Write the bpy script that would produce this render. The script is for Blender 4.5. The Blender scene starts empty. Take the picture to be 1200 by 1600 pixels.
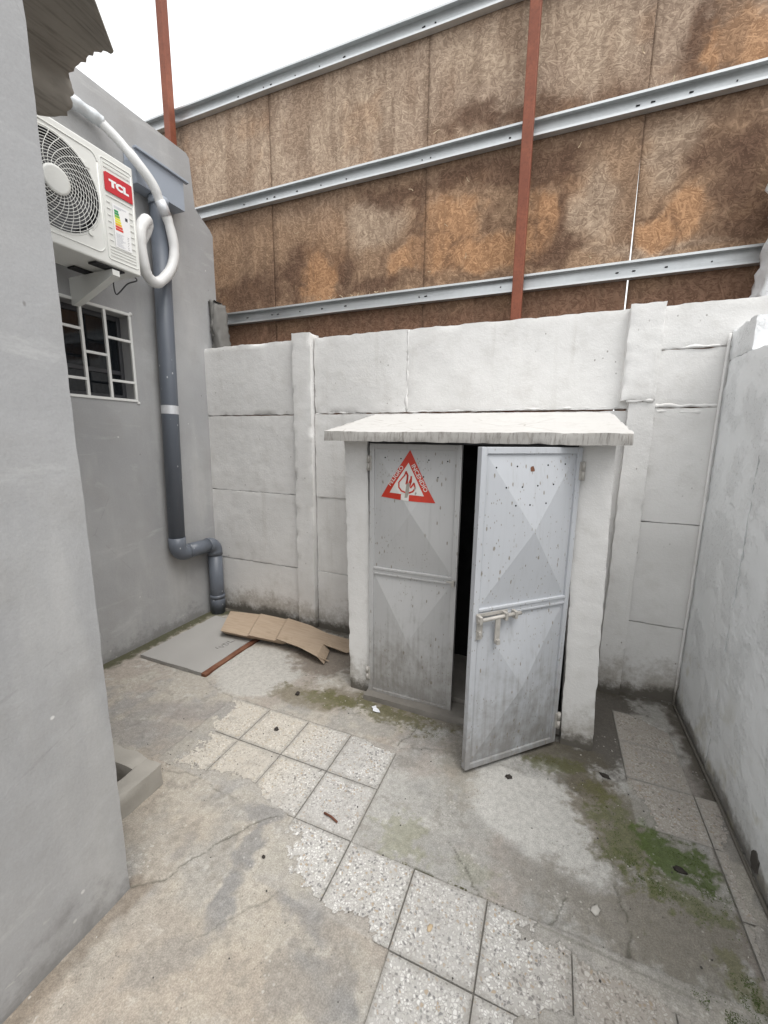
import bpy, bmesh, math, random
import numpy as np
from mathutils import Vector, Matrix, noise as mnoise
from mathutils.geometry import tessellate_polygon

random.seed(7)
S = bpy.context.scene
COL = S.collection

# ------------------------------------------------------------------ camera
EYE = 1.483
cam_d = bpy.data.cameras.new('camera')
cam = bpy.data.objects.new('camera', cam_d); COL.objects.link(cam)
cam_d.sensor_fit = 'HORIZONTAL'; cam_d.sensor_width = 36.0
cam_d.lens = 36.0 * 639.84 / 1200.0
cam_d.clip_start = 0.03; cam_d.clip_end = 500.0
def _rot(yaw, pitch, roll):
    f = Vector((math.sin(yaw)*math.cos(pitch), math.cos(yaw)*math.cos(pitch), math.sin(pitch)))
    r = f.cross(Vector((0, 0, 1))).normalized(); u = r.cross(f)
    c, s = math.cos(roll), math.sin(roll)
    return c*r + s*u, -s*r + c*u, f
_r, _u, _f = _rot(-0.388520, -0.179881, 0.0124847)
cam.matrix_world = Matrix(((_r.x, _u.x, -_f.x, 0), (_r.y, _u.y, -_f.y, 0), (_r.z, _u.z, -_f.z, EYE), (0, 0, 0, 1)))
S.camera = cam

# ------------------------------------------------------------------ world + sun (bright overcast)
SUN_EL, SUN_AZ = math.radians(64), math.radians(120)      # azimuth measured from +Y towards +X
W = bpy.data.worlds.new('World'); S.world = W; W.use_nodes = True
wt = W.node_tree; wt.nodes.clear()
wo = wt.nodes.new('ShaderNodeOutputWorld'); bg = wt.nodes.new('ShaderNodeBackground')
sky = wt.nodes.new('ShaderNodeTexSky'); sky.sky_type = 'NISHITA'; sky.sun_disc = False
sky.sun_elevation = SUN_EL; sky.sun_rotation = SUN_AZ
sky.air_density = 1.0; sky.dust_density = 4.0; sky.ozone_density = 1.0
hs = wt.nodes.new('ShaderNodeHueSaturation'); hs.inputs['Saturation'].default_value = 0.13
wt.links.new(sky.outputs[0], hs.inputs['Color'])
deck = wt.nodes.new('ShaderNodeMix'); deck.data_type = 'RGBA'          # an even cloud deck over the clear-sky model
deck.inputs[0].default_value = 0.72; wt.links.new(hs.outputs[0], deck.inputs[6]); deck.inputs[7].default_value = (6.4, 6.5, 6.55, 1)
wt.links.new(deck.outputs[2], bg.inputs[0])
bg.inputs[1].default_value = 0.15
wt.links.new(bg.outputs[0], wo.inputs[0])
sd = bpy.data.lights.new('sun', 'SUN'); sd.energy = 1.2; sd.angle = math.radians(35); sd.color = (1.0, 0.97, 0.93)
sun = bpy.data.objects.new('sun', sd); COL.objects.link(sun)
_d = Vector((math.sin(SUN_AZ)*math.cos(SUN_EL), math.cos(SUN_AZ)*math.cos(SUN_EL), math.sin(SUN_EL)))
sun.rotation_euler = (-_d).to_track_quat('-Z', 'Y').to_euler()
S.view_settings.view_transform = 'Standard'; S.view_settings.look = 'None'
S.view_settings.gamma = 1.0; S.view_settings.use_curve_mapping = False
S.view_settings.exposure = 0.84
S.cycles.max_bounces = 8; S.cycles.diffuse_bounces = 5

# ------------------------------------------------------------------ numpy noise
def _vn(x, y, seed):
    xi = np.floor(x).astype(np.int64); yi = np.floor(y).astype(np.int64)
    fx = x-xi; fy = y-yi; fx = fx*fx*(3-2*fx); fy = fy*fy*(3-2*fy)
    def h(a, b):
        n = (a*374761393 + b*668265263 + seed*1442695041) & 0xffffffff
        n = ((n ^ (n >> 13))*1274126177) & 0xffffffff
        n = n ^ (n >> 16)
        return (n & 0xffff)/65535.0
    return (h(xi, yi)*(1-fx)+h(xi+1, yi)*fx)*(1-fy) + (h(xi, yi+1)*(1-fx)+h(xi+1, yi+1)*fx)*fy
def fbm(x, y, s, o=4, seed=1, g=0.5):
    t = 0; a = 1; n = 0
    for i in range(o):
        t = t + a*_vn(x*s+17.3*i, y*s-9.1*i, seed+i*31); n += a; a *= g; s *= 2.03
    return t/n
def ss(a, b, x):
    t = np.clip((x-a)/(b-a), 0, 1); return t*t*(3-2*t)
def segdist(x, y, pts):
    d = np.full(x.shape, 9.0)
    for (ax, ay), (bx, by) in zip(pts[:-1], pts[1:]):
        vx, vy = bx-ax, by-ay; L = vx*vx+vy*vy+1e-12
        t = np.clip(((x-ax)*vx+(y-ay)*vy)/L, 0, 1)
        d = np.minimum(d, np.hypot(x-ax-t*vx, y-ay-t*vy))
    return d
def ell(x, y, cx, cy, rx, ry, a=0.0):
    c, s = math.cos(a), math.sin(a); u = (x-cx)*c+(y-cy)*s; v = -(x-cx)*s+(y-cy)*c
    return np.sqrt((u/rx)**2+(v/ry)**2)
def lay(col, m, c):
    return col*(1-m[..., None]) + np.array(c)*m[..., None]

# ------------------------------------------------------------------ node helper
class G:
    def __init__(s, name):
        s.m = bpy.data.materials.new(name); s.m.use_nodes = True; s.t = s.m.node_tree; s.t.nodes.clear()
        s.out = s.t.nodes.new('ShaderNodeOutputMaterial'); s.b = s.t.nodes.new('ShaderNodeBsdfPrincipled')
        s.t.links.new(s.b.outputs[0], s.out.inputs[0])
        s.pos = s.t.nodes.new('ShaderNodeNewGeometry').outputs['Position']
    def n(s, ty, **k):
        x = s.t.nodes.new(ty)
        for a, v in k.items(): setattr(x, a, v)
        return x
    def put(s, sock, v):
        if isinstance(v, bpy.types.NodeSocket): s.t.links.new(v, sock)
        else:
            if sock.type == 'RGBA' and isinstance(v, (tuple, list)) and len(v) == 3: v = (*v, 1)
            sock.default_value = v
    def noise(s, sc, det=4, rough=0.55, vec=None, dist=0.0, col=False):
        x = s.n('ShaderNodeTexNoise'); s.put(x.inputs['Vector'], vec or s.pos)
        x.inputs['Scale'].default_value = sc; x.inputs['Detail'].default_value = det
        x.inputs['Roughness'].default_value = rough; x.inputs['Distortion'].default_value = dist
        return x.outputs['Color' if col else 'Fac']
    def vor(s, sc, vec=None, feat='F1', rnd=1.0):
        x = s.n('ShaderNodeTexVoronoi', feature=feat); s.put(x.inputs['Vector'], vec or s.pos)
        x.inputs['Scale'].default_value = sc; x.inputs['Randomness'].default_value = rnd
        return x
    def map(s, vec, scale=(1, 1, 1), rot=(0, 0, 0), loc=(0, 0, 0)):
        x = s.n('ShaderNodeMapping'); s.put(x.inputs['Vector'], vec)
        x.inputs['Scale'].default_value = scale; x.inputs['Rotation'].default_value = rot; s.put(x.inputs['Location'], loc)
        return x.outputs[0]
    def ramp(s, f, a, b, c0=0.0, c1=1.0):
        x = s.n('ShaderNodeMapRange', interpolation_type='SMOOTHSTEP'); s.put(x.inputs[0], f)
        x.inputs[1].default_value = a; x.inputs[2].default_value = b; x.inputs[3].default_value = c0; x.inputs[4].default_value = c1
        return x.outputs[0]
    def mix(s, f, a, b, mode='MIX'):
        x = s.n('ShaderNodeMix', data_type='RGBA', blend_type=mode); x.clamp_factor = True
        s.put(x.inputs[0], f); s.put(x.inputs[6], a); s.put(x.inputs[7], b); return x.outputs[2]
    def ma(s, op, a, b=0.0, c=0.0):
        x = s.n('ShaderNodeMath', operation=op); s.put(x.inputs[0], a); s.put(x.inputs[1], b); s.put(x.inputs[2], c); return x.outputs[0]
    def sep(s, v=None):
        x = s.n('ShaderNodeSeparateXYZ'); s.put(x.inputs[0], v or s.pos); return x.outputs
    def rnd(s): return s.n('ShaderNodeObjectInfo').outputs['Random']
    def attr(s, a='tint'):
        return s.n('ShaderNodeVertexColor', layer_name=a).outputs[0]
    def bump(s, h, st=0.3, d=0.01, prev=None):
        x = s.n('ShaderNodeBump'); x.inputs['Strength'].default_value = st; x.inputs['Distance'].default_value = d
        s.put(x.inputs['Height'], h)
        if prev is not None: s.t.links.new(prev, x.inputs['Normal'])
        return x.outputs[0]
    def done(s, col, rough=0.8, nor=None, metal=0.0, spec=0.4):
        s.put(s.b.inputs['Base Color'], col); s.put(s.b.inputs['Roughness'], rough)
        s.put(s.b.inputs['Metallic'], metal); s.put(s.b.inputs['Specular IOR Level'], spec)
        if nor is not None: s.t.links.new(nor, s.b.inputs['Normal'])
        return s.m

def plain(name, col, rough=0.5, metal=0.0, var=0.12, sc=9.0, bst=0.05):
    g = G(name); n = g.noise(sc, 5); n2 = g.noise(sc*14, 3)
    c = g.mix(n, tuple(v*(1-var) for v in col), tuple(min(1, v*(1+var)) for v in col))
    return g.done(c, g.ramp(n, .3, .7, rough*0.85, min(1, rough*1.15)), g.bump(n2, bst, 0.003), metal)

def m_paint_concrete():
    g = G('white_painted_concrete'); P = g.pos; z = g.sep()[2]
    n = g.noise(1.8, 5); n2 = g.noise(9, 6, .65); n3 = g.noise(55, 5, .7)
    c = g.mix(g.ramp(n, .35, .68), (.65, .642, .628), (.72, .713, .70))
    c = g.mix(g.ramp(n2, .48, .75, 0, .35), c, (.50, .485, .455))
    # drip streaks
    st = g.noise(1, 4, .6, g.map(P, (14, 14, 1.1)))
    c = g.mix(g.ramp(st, .58, .8, 0, .3), c, (.44, .42, .38))
    # spots of bare mortar
    v = g.vor(26, g.map(P, (1, 1, .7))); sp = g.ma('MULTIPLY', g.ramp(v.outputs['Distance'], .05, .13, 1, 0), g.ramp(g.noise(5, 2), .55, .62))
    c = g.mix(g.ma('MULTIPLY', sp, .8), c, (.20, .18, .16))
    # damp dirt: ragged band near ground
    dn = g.ma('ADD', g.ma('MULTIPLY', g.noise(5, 6, .7), .75), g.ma('MULTIPLY', g.noise(38, 4, .7), .3))
    dm = g.ramp(g.ma('SUBTRACT', dn, g.ma('MULTIPLY', z, 1.15)), .22, .5)
    c = g.mix(g.ma('MULTIPLY', dm, .7), c, (.27, .24, .20))
    dm2 = g.ramp(g.ma('SUBTRACT', dn, g.ma('MULTIPLY', z, 4.2)), .12, .4)
    c = g.mix(g.ma('MULTIPLY', dm2, .85), c, (.075, .066, .052))
    h = g.ma('ADD', g.ma('MULTIPLY', n3, .7), g.ma('MULTIPLY', g.noise(170, 3), .3))
    b = g.bump(h, .5, .006, g.bump(n2, .25, .008))
    return g.done(c, .78, b, spec=.35)

def m_stucco():
    g = G('white_rough_stucco'); P = g.pos; z = g.sep()[2]
    n = g.noise(2.2, 4); n2 = g.noise(8, 5, .65)
    c = g.mix(n, (.73, .745, .755), (.80, .81, .815))
    pm = g.ramp(g.noise(4.5, 4, .65), .42, .60)
    fl = g.noise(75, 5, .75, g.map(P, (1, 1.25, .9), (.7, 0, 0)), .5)
    pit = g.ma('MULTIPLY', g.ramp(fl, .56, .64), pm)
    c = g.mix(g.ma('MULTIPLY', pit, .5), c, (.40, .40, .395))
    dn = g.ma('ADD', g.ma('MULTIPLY', g.noise(4, 6, .7), .8), g.ma('MULTIPLY', g.noise(30, 4, .7), .25))
    dm = g.ramp(g.ma('SUBTRACT', dn, g.ma('MULTIPLY', z, 1.25)), .3, .52)
    c = g.mix(g.ma('MULTIPLY', dm, .28), c, (.42, .415, .38))
    dm2 = g.ramp(g.ma('SUBTRACT', dn, g.ma('MULTIPLY', z, 5)), .12, .4)
    c = g.mix(g.ma('MULTIPLY', dm2, .8), c, (.12, .105, .085))
    ye = g.ma('MULTIPLY', g.ramp(g.noise(7, 4), .55, .7), g.ramp(z, .55, .2))
    c = g.mix(g.ma('MULTIPLY', ye, .35), c, (.40, .36, .22))
    b = g.bump(g.ma('MULTIPLY', fl, pm), .9, .008, g.bump(n2, .2, .006, g.bump(g.noise(120, 3), .15, .003)))
    return g.done(c, .75, b, spec=.35)

def m_render():
    g = G('grey_cement_render'); P = g.pos; z = g.sep()[2]
    n = g.noise(1.1, 4, .55); n2 = g.noise(4.5, 6, .6); n3 = g.noise(1, 5, .6, g.map(P, (3.5, 3.5, .7)))
    c = g.mix(g.ramp(n, .32, .7), (.318, .318, .322), (.40, .40, .402))
    c = g.mix(g.ramp(n3, .48, .72, 0, .6), c, (.47, .465, .455))
    c = g.mix(g.ramp(n2, .48, .72, 0, .5), c, (.31, .305, .298))
    v = g.vor(7); sp = g.ramp(v.outputs['Distance'], .022, .05, 1, 0)
    c = g.mix(g.ma('MULTIPLY', sp, g.ramp(g.noise(2.5, 1), .45, .5)), c, (.62, .61, .6))
    v2 = g.vor(11, g.map(P, (1, 1, .6), (0, 0, 0), (3, 7, 2)))
    c = g.mix(g.ma('MULTIPLY', g.ramp(v2.outputs['Distance'], .02, .06, .7, 0), g.ramp(g.noise(3, 1), .52, .56)), c, (.14, .13, .125))
    hl = g.vor(1.6, g.map(P, (1, 1, .8), loc=(2, 1, 4)), 'DISTANCE_TO_EDGE').outputs['Distance']
    c = g.mix(g.ma('MULTIPLY', g.ramp(g.ma('ADD', hl, g.ma('MULTIPLY', g.noise(20, 3), .02)), .0105, .0125, .22, 0), g.ramp(g.noise(2, 2), .52, .6)), c, (.2, .195, .19))
    sf = g.noise(1, 5, .7, g.map(P, (9, 2.2, 9), (.7, 0, 0)), .5)
    c = g.mix(g.ramp(sf, .58, .72, 0, .45), c, (.48, .48, .475)); c = g.mix(g.ramp(g.noise(1.7, 5, .65, g.map(P, loc=(7, 2, 5))), .5, .68, 0, .5), c, (.33, .326, .322))
    gr_ = g.noise(140, 4, .7); c = g.mix(g.ramp(gr_, .3, .7), g.mix(1.0, c, (.955, .955, .955), 'MULTIPLY'), g.mix(1.0, c, (1.03, 1.03, 1.03), 'MULTIPLY'))
    dn = g.ma('ADD', g.ma('MULTIPLY', g.noise(5, 6, .7), .8), g.ma('MULTIPLY', g.noise(26, 4, .7), .25))
    dm = g.ramp(g.ma('SUBTRACT', dn, g.ma('MULTIPLY', z, 1.5)), .3, .55)
    c = g.mix(g.ma('MULTIPLY', dm, .65), c, (.17, .165, .16))
    ch = g.ma('MULTIPLY', g.ramp(g.noise(24, 4, .65, g.map(P, (1, .45, 1.6), (.5, 0, 0))), .66, .72), g.ramp(z, .42, .12))
    c = g.mix(ch, c, (.46, .45, .43))
    b = g.bump(g.noise(110, 5, .7), .22, .003, g.bump(n2, .45, .012, g.bump(n3, .3, .012)))
    return g.done(c, .7, b, spec=.35)

def m_ground(name='worn_concrete'):
    g = G(name); P = g.pos
    a = g.attr()
    f = g.noise(45, 6, .72); f2 = g.noise(240, 3, .6)
    c = g.mix(g.ramp(f, .3, .7), g.mix(1.0, a, (.84, .835, .83), 'MULTIPLY'), g.mix(1.0, a, (1.13, 1.13, 1.125), 'MULTIPLY'))
    c = g.mix(g.ramp(f2, .3, .75), g.mix(1.0, c, (.78, .775, .77), 'MULTIPLY'), g.mix(1.0, c, (1.15, 1.15, 1.15), 'MULTIPLY'))
    v = g.vor(62); sp = g.ma('MULTIPLY', g.ramp(v.outputs['Distance'], .08, .2, 1, 0), g.ramp(g.noise(8, 2), .52, .6))
    c = g.mix(g.ma('MULTIPLY', sp, .55), c, (.09, .08, .07))
    v2 = g.vor(48, g.map(P, loc=(5, 3, 0))); sp2 = g.ma('MULTIPLY', g.ramp(v2.outputs['Distance'], .1, .25, 1, 0), g.ramp(g.noise(6, 2, .5, g.map(P, loc=(4, 9, 1))), .5, .62))
    c = g.mix(g.ma('MULTIPLY', sp2, .5), c, (.55, .53, .49))
    sc_ = g.noise(1, 4, .7, g.map(P, (160, 22, 1), (0, 0, .5)), .8)
    c = g.mix(g.ma('MULTIPLY', g.ramp(sc_, .6, .75), g.ramp(g.noise(3.3, 3), .45, .62, 0, .5)), c, (.17, .16, .145))
    b = g.bump(f, .5, .005, g.bump(f2, .4, .002))
    return g.done(c, g.ramp(f, .3, .7, .72, .9), b, spec=.3)

def m_tile():
    g = G('terrazzo_tile'); P = g.pos; r = g.rnd()
    off = g.n('ShaderNodeCombineXYZ'); g.put(off.inputs[0], g.ma('MULTIPLY', r, 31)); g.put(off.inputs[1], g.ma('MULTIPLY', r, 17))
    pv = g.n('ShaderNodeVectorMath', operation='ADD'); g.put(pv.inputs[0], P); g.put(pv.inputs[1], off.outputs[0])
    nz = g.noise(22, 2, .5, pv.outputs[0], col=True)
    pw = g.n('ShaderNodeVectorMath', operation='MULTIPLY_ADD'); g.put(pw.inputs[0], nz); pw.inputs[1].default_value = (.02, .02, .0); g.put(pw.inputs[2], pv.outputs[0])
    pv = pw.outputs[0]
    v = g.vor(118, pv); ve = g.vor(118, pv, 'DISTANCE_TO_EDGE')
    h = g.sep(v.outputs['Color'])
    chip = g.ramp(ve.outputs['Distance'], .07, .17)
    cc = g.mix(g.ramp(h[0], .1, .95), (.50, .485, .455), (.70, .69, .665))
    cc = g.mix(g.ma('GREATER_THAN', h[1], .80), cc, (.22, .215, .21))
    cc = g.mix(g.ma('GREATER_THAN', h[2], .93), cc, (.40, .33, .25))
    keep = g.ma('LESS_THAN', h[1], .93)
    mask = g.ma('MULTIPLY', chip, keep)
    c = g.mix(mask, (.43, .415, .395), cc)
    big = g.noise(5.5, 5, .6)
    # thin cement film left on part of the tiles
    film = g.ramp(g.ma('ADD', big, g.ma('MULTIPLY', g.ma('SUBTRACT', r, .5), .3)), .50, .66)
    c = g.mix(g.ma('MULTIPLY', film, .5), c, (.42, .405, .385))
    x = g.sep()
    damp = g.ramp(g.ma('ADD', x[0], g.ma('MULTIPLY', g.noise(4, 4), .45)), .18, .5)
    c = g.mix(g.ma('MULTIPLY', damp, .48), c, (.25, .205, .155))
    cream = g.ramp(g.ma('SUBTRACT', g.ma('MULTIPLY', g.noise(3, 2), .5), x[0]), 1.0, 1.4)
    c = g.mix(g.ma('MULTIPLY', cream, .4), c, (.55, .48, .37))
    sm = g.noise(9, 5, .7, g.map(P, loc=(2, 5, 0))); c = g.mix(g.ramp(sm, .5, .72, 0, .55), c, (.27, .25, .225))
    x2 = g.n('ShaderNodeTexCoord').outputs['Object']; q = g.sep(x2)
    ed = g.ma('MINIMUM', g.ma('MINIMUM', q[0], q[1]), g.ma('MINIMUM', g.ma('SUBTRACT', .25, q[0]), g.ma('SUBTRACT', .25, q[1])))
    ed = g.ramp(g.ma('ADD', ed, g.ma('MULTIPLY', g.ma('SUBTRACT', g.noise(35, 4, .7), .5), .05)), .0, .022, .7, 0)
    c = g.mix(ed, c, (.30, .285, .26))
    pit = g.ramp(g.noise(120, 3, .65), .585, .66)
    c = g.mix(g.ma('MULTIPLY', pit, .55), c, (.12, .11, .10))
    hh = g.ma('SUBTRACT', g.ma('MULTIPLY', mask, .6), g.ma('MULTIPLY', pit, .7))
    return g.done(c, .68, g.bump(hh, .45, .0025), spec=.35)

def m_osb():
    g = G('weathered_strand_board'); P = g.pos; r = g.rnd(); t = g.attr()
    off = g.n('ShaderNodeCombineXYZ'); g.put(off.inputs[0], g.ma('MULTIPLY', r, 13)); g.put(off.inputs[2], g.ma('MULTIPLY', r, 29))
    pv = g.n('ShaderNodeVectorMath', operation='ADD'); g.put(pv.inputs[0], P); g.put(pv.inputs[1], off.outputs[0])
    nz = g.noise(9, 3, .6, pv.outputs[0], col=True)
    pw = g.n('ShaderNodeVectorMath', operation='MULTIPLY_ADD'); g.put(pw.inputs[0], nz); pw.inputs[1].default_value = (.016, 0, .016); g.put(pw.inputs[2], pv.outputs[0])
    val = None
    for i, (an, sx, sz) in enumerate([(0, 27, 150), (.6, 22, 125), (1.25, 30, 170), (1.9, 20, 115), (2.45, 25, 150), (1.57, 11, 62), (2.9, 34, 190)]):
        # flakes: rotated, stretched cells
        q = g.map(pw.outputs[0], (1, 1, 1), (0, an, 0), (i*3.1, 0, i*1.7)); q = g.map(q, (sx, 1, sz))
        x = g.n('ShaderNodeTexVoronoi', feature='F1'); g.put(x.inputs['Vector'], q); x.inputs['Scale'].default_value = 1.0
        h = g.sep(x.outputs['Color'])
        e = g.ramp(x.outputs['Distance'], .3, .8, 1.0, .72)
        hh = h[0] if i != 5 else g.ma('MULTIPLY', h[0], .96)
        v = g.ma('MULTIPLY', h[1], e)
        if val is None: hm, val = hh, v
        else:
            s_ = g.ma('GREATER_THAN', hh, hm)
            mx = g.n('ShaderNodeMix', data_type='FLOAT'); g.put(mx.inputs[0], s_); g.put(mx.inputs[2], val); g.put(mx.inputs[3], v); val = mx.outputs[0]
            hm = g.ma('MAXIMUM', hh, hm)
    c = g.mix(g.ramp(val, .0, 1.0), g.mix(1.0, t, (.76, .68, .61), 'MULTIPLY'), g.mix(1.0, t, (1.30, 1.22, 1.12), 'MULTIPLY'))
    c = g.mix(g.ramp(g.noise(30, 4, .7), .35, .7), g.mix(1.0, c, (.82, .81, .8), 'MULTIPLY'), c)
    return g.done(c, .85, g.bump(val, .5, .004), spec=.2)

def m_door(name, thr):
    g = G(name); P = g.pos; z = g.sep()[2]; t = g.attr()
    n = g.noise(3.5, 5, .6); n2 = g.noise(14, 5, .65)
    c = g.mix(1.0, t, g.mix(n, (.9, .9, .9), (1.06, 1.06, 1.06)), 'MULTIPLY')
    st = g.noise(1, 5, .65, g.map(P, (55, 55, 2.5)))
    c = g.mix(g.ramp(st, .5, .8, 0, .32), c, (.30, .295, .285))
    # grime that climbs from the bottom
    dm = g.ramp(g.ma('SUBTRACT', g.ma('ADD', g.ma('MULTIPLY', n2, .55), g.ma('MULTIPLY', st, .35)), g.ma('MULTIPLY', z, .5)), .15, .5)
    c = g.mix(g.ma('MULTIPLY', dm, .72), c, (.20, .185, .165))
    # chips
    for sc, stz, lo, hi, seed in ((38, .36, .10, .16, 1.3), (75, .45, .10, .18, 4.7), (15, .5, .055, .1, 8.1)):
        v = g.vor(sc, g.map(P, (1, 1, stz), loc=(seed, seed*2, seed)))
        w = g.ma('ADD', v.outputs['Distance'], g.ma('MULTIPLY', g.ma('SUBTRACT', g.noise(130, 2), .5), .12))
        q = g.ma('MULTIPLY', g.ramp(w, lo, hi, 1, 0), g.ramp(g.noise(4.2, 2, .5, g.map(P, loc=(seed, 0, seed))), thr, thr+.08))
        c = g.mix(g.ma('MULTIPLY', q, .9), c, g.mix(g.noise(60, 2), (.17, .155, .135), (.30, .26, .21)))
    return g.done(c, g.ramp(n, .3, .7, .42, .6), g.bump(n2, .12, .004), 0.0, .45)

def m_osb_metal():
    g = G('galvanised_steel'); P = g.pos
    n = g.noise(6, 4, .6, g.map(P, (.4, 1, 1.0))); v = g.vor(60); s_ = g.noise(1, 4, .6, g.map(P, (3, 30, 60)))
    c = g.mix(n, (.48, .50, .505), (.64, .655, .66)); c = g.mix(g.ramp(s_, .5, .8, 0, .5), c, (.36, .37, .375))
    c = g.mix(g.ma('MULTIPLY', g.sep(v.outputs['Color'])[0], .2), c, (.7, .72, .74))
    return g.done(c, g.ramp(n, .3, .7, .34, .52), g.bump(n, .08, .004), .65, .5)

def m_rust(name, a, b, rough=.7):
    g = G(name); n = g.noise(7, 6, .7); n2 = g.noise(60, 4, .7)
    c = g.mix(g.ramp(n, .35, .7), a, b); c = g.mix(g.ramp(n2, .45, .75, 0, .5), c, tuple(v*.55 for v in a))
    return g.done(c, rough, g.bump(n2, .25, .003), 0, .35)

def m_card():
    g = G('brown_cardboard'); P = g.pos; n = g.noise(5, 4); f = g.noise(1, 3, .5, g.map(P, (8, 90, 90)))
    c = g.mix(n, (.37, .285, .21), (.46, .365, .275)); c = g.mix(g.ramp(f, .4, .7, 0, .3), c, (.25, .18, .115))
    c = g.mix(g.ramp(g.noise(16, 4), .6, .75, 0, .35), c, (.2, .15, .1))
    return g.done(c, .85, g.bump(f, .2, .002), spec=.2)

def m_asbestos():
    g = G('weathered_fibre_cement'); P = g.pos; n = g.noise(6, 5, .65); f = g.noise(1, 4, .6, g.map(P, (70, 6, 8)))
    c = g.mix(n, (.22, .20, .175), (.36, .335, .295)); c = g.mix(g.ramp(f, .45, .7, 0, .5), c, (.12, .105, .09))
    return g.done(c, .9, g.bump(f, .4, .004), spec=.2)

def m_edgeslab():
    g = G('weathered_white_slab'); P = g.pos; n = g.noise(3, 4); n2 = g.noise(30, 4, .7)
    c = g.mix(n, (.47, .46, .445), (.56, .55, .53)); c = g.mix(g.ramp(n2, .5, .75, 0, .5), c, (.40, .38, .35))
    c = g.mix(g.ramp(g.noise(7, 5, .7), .55, .72, 0, .45), c, (.36, .34, .31))
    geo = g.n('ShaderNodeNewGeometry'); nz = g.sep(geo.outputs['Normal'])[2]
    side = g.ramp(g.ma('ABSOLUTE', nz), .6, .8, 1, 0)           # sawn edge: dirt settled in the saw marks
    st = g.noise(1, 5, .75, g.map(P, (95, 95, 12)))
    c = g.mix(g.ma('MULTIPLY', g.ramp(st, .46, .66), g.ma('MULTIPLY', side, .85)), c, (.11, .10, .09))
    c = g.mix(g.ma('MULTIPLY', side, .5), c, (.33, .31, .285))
    cr = g.vor(3.1, g.map(P, (1, 1.6, 1)), 'DISTANCE_TO_EDGE').outputs['Distance']
    c = g.mix(g.ma('MULTIPLY', g.ramp(cr, .004, .012, .6, 0), g.ramp(g.noise(3, 2), .5, .6)), c, (.3, .28, .25))
    return g.done(c, .8, g.bump(g.ma('MULTIPLY', st, side), .35, .004, g.bump(n2, .15, .002)), spec=.3)

def m_glass():
    g = G('dark_window_glass')
    g.done((.015, .018, .022), .06, None, 0, .6)
    tr = g.n('ShaderNodeBsdfTransparent'); mx = g.n('ShaderNodeMixShader'); tr.inputs[0].default_value = (.55, .58, .62, 1)
    mx.inputs[0].default_value = .62
    g.t.links.new(tr.outputs[0], mx.inputs[1]); g.t.links.new(g.b.outputs[0], mx.inputs[2]); g.t.links.new(mx.outputs[0], g.out.inputs[0])
    return g.m

M = {}
M['wall'] = m_paint_concrete(); M['stucco'] = m_stucco(); M['render'] = m_render(); M['ground'] = m_ground(); M['tile'] = m_tile()
M['osb'] = m_osb(); M['door'] = m_door('chipped_grey_door_paint', .42); M['door_less'] = m_door('worn_grey_door_paint', .48); M['galv'] = m_osb_metal(); M['card'] = m_card(); M['fibre'] = m_asbestos(); M['slab'] = m_edgeslab(); M['glass'] = m_glass()
M['redoxide'] = m_rust('red_oxide_steel', (.20, .060, .032), (.27, .085, .045), .6)
M['rust'] = m_rust('rusty_angle_iron', (.14, .055, .032), (.21, .10, .06), .85)
def m_pvc():
    g = G('scuffed_grey_pvc'); n = g.noise(5, 5, .6); st = g.noise(1, 4, .6, g.map(g.pos, (30, 30, 3)))
    c = g.mix(n, (.105, .118, .142), (.132, .148, .175)); c = g.mix(g.ramp(st, .55, .75, 0, .3), c, (.19, .20, .215))
    v = g.vor(24, g.map(g.pos, (1, 1, .6))); q = g.ma('MULTIPLY', g.ramp(v.outputs['Distance'], .07, .13, 1, 0), g.ramp(g.noise(4, 2), .5, .56))
    c = g.mix(g.ma('MULTIPLY', q, .75), c, (.55, .56, .57))
    return g.done(c, g.ramp(n, .3, .7, .33, .5), g.bump(n, .05, .003))
M['pvc'] = m_pvc()
M['pvc_old'] = plain('grey_pvc', (.115, .130, .155), .36, 0, .1, 6, .03)
M['pvc_light'] = plain('pale_grey_pvc', (.31, .345, .40), .4, 0, .06, 5, .03)
M['tape'] = plain('aluminium_tape', (.62, .63, .65), .35, .3, .15, 25, .3)
M['foil'] = plain('foil_wrap', (.62, .65, .67), .38, .35, .2, 30, .6)
M['foam'] = plain('white_hose_wrap', (.66, .66, .655), .45, 0, .07, 12, .25)
M['acwhite'] = plain('cream_white_enamel', (.71, .715, .685), .34, 0, .03, 4, .02)
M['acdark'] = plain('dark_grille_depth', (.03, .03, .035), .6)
M['acblade'] = plain('grey_fan_blade', (.14, .14, .15), .45)
M['red'] = plain('red_print', (.52, .035, .045), .4, 0, .05)
M['white'] = plain('white_print', (.8, .8, .8), .45, 0, .02)
M['signred'] = plain('sign_red', (.50, .040, .022), .45, 0, .14, 22)
M['signwhite'] = plain('sign_white', (.62, .61, .58), .5, 0, .1, 22)
M['worn'] = plain('bare_worn_paint', (.30, .275, .24), .6, 0, .3, 40)
for k, c in dict(g1=(.03, .28, .1), g2=(.2, .45, .05), g3=(.75, .7, .05), g4=(.8, .45, .03), g5=(.65, .06, .04), ink=(.05, .05, .06), pale=(.5, .52, .56)).items():
    M[k] = plain('label_'+k, c, .5, 0, .02)
M['black'] = plain('black_rubber', (.02, .02, .022), .6)
M['hole_shade'] = plain('painted_shade_black', (.008, .008, .008), .9)  # flat black for vent holes and the cabinet's painted-in inner shade
M['barwhite'] = plain('white_bar_paint', (.70, .70, .68), .45, 0, .08, 20, .1)
M['alu'] = plain('dark_aluminium', (.06, .06, .065), .45, .2)
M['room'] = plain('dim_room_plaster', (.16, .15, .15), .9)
M['cloth'] = plain('grey_curtain', (.26, .24, .23), .9, 0, .3, 10)
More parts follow.
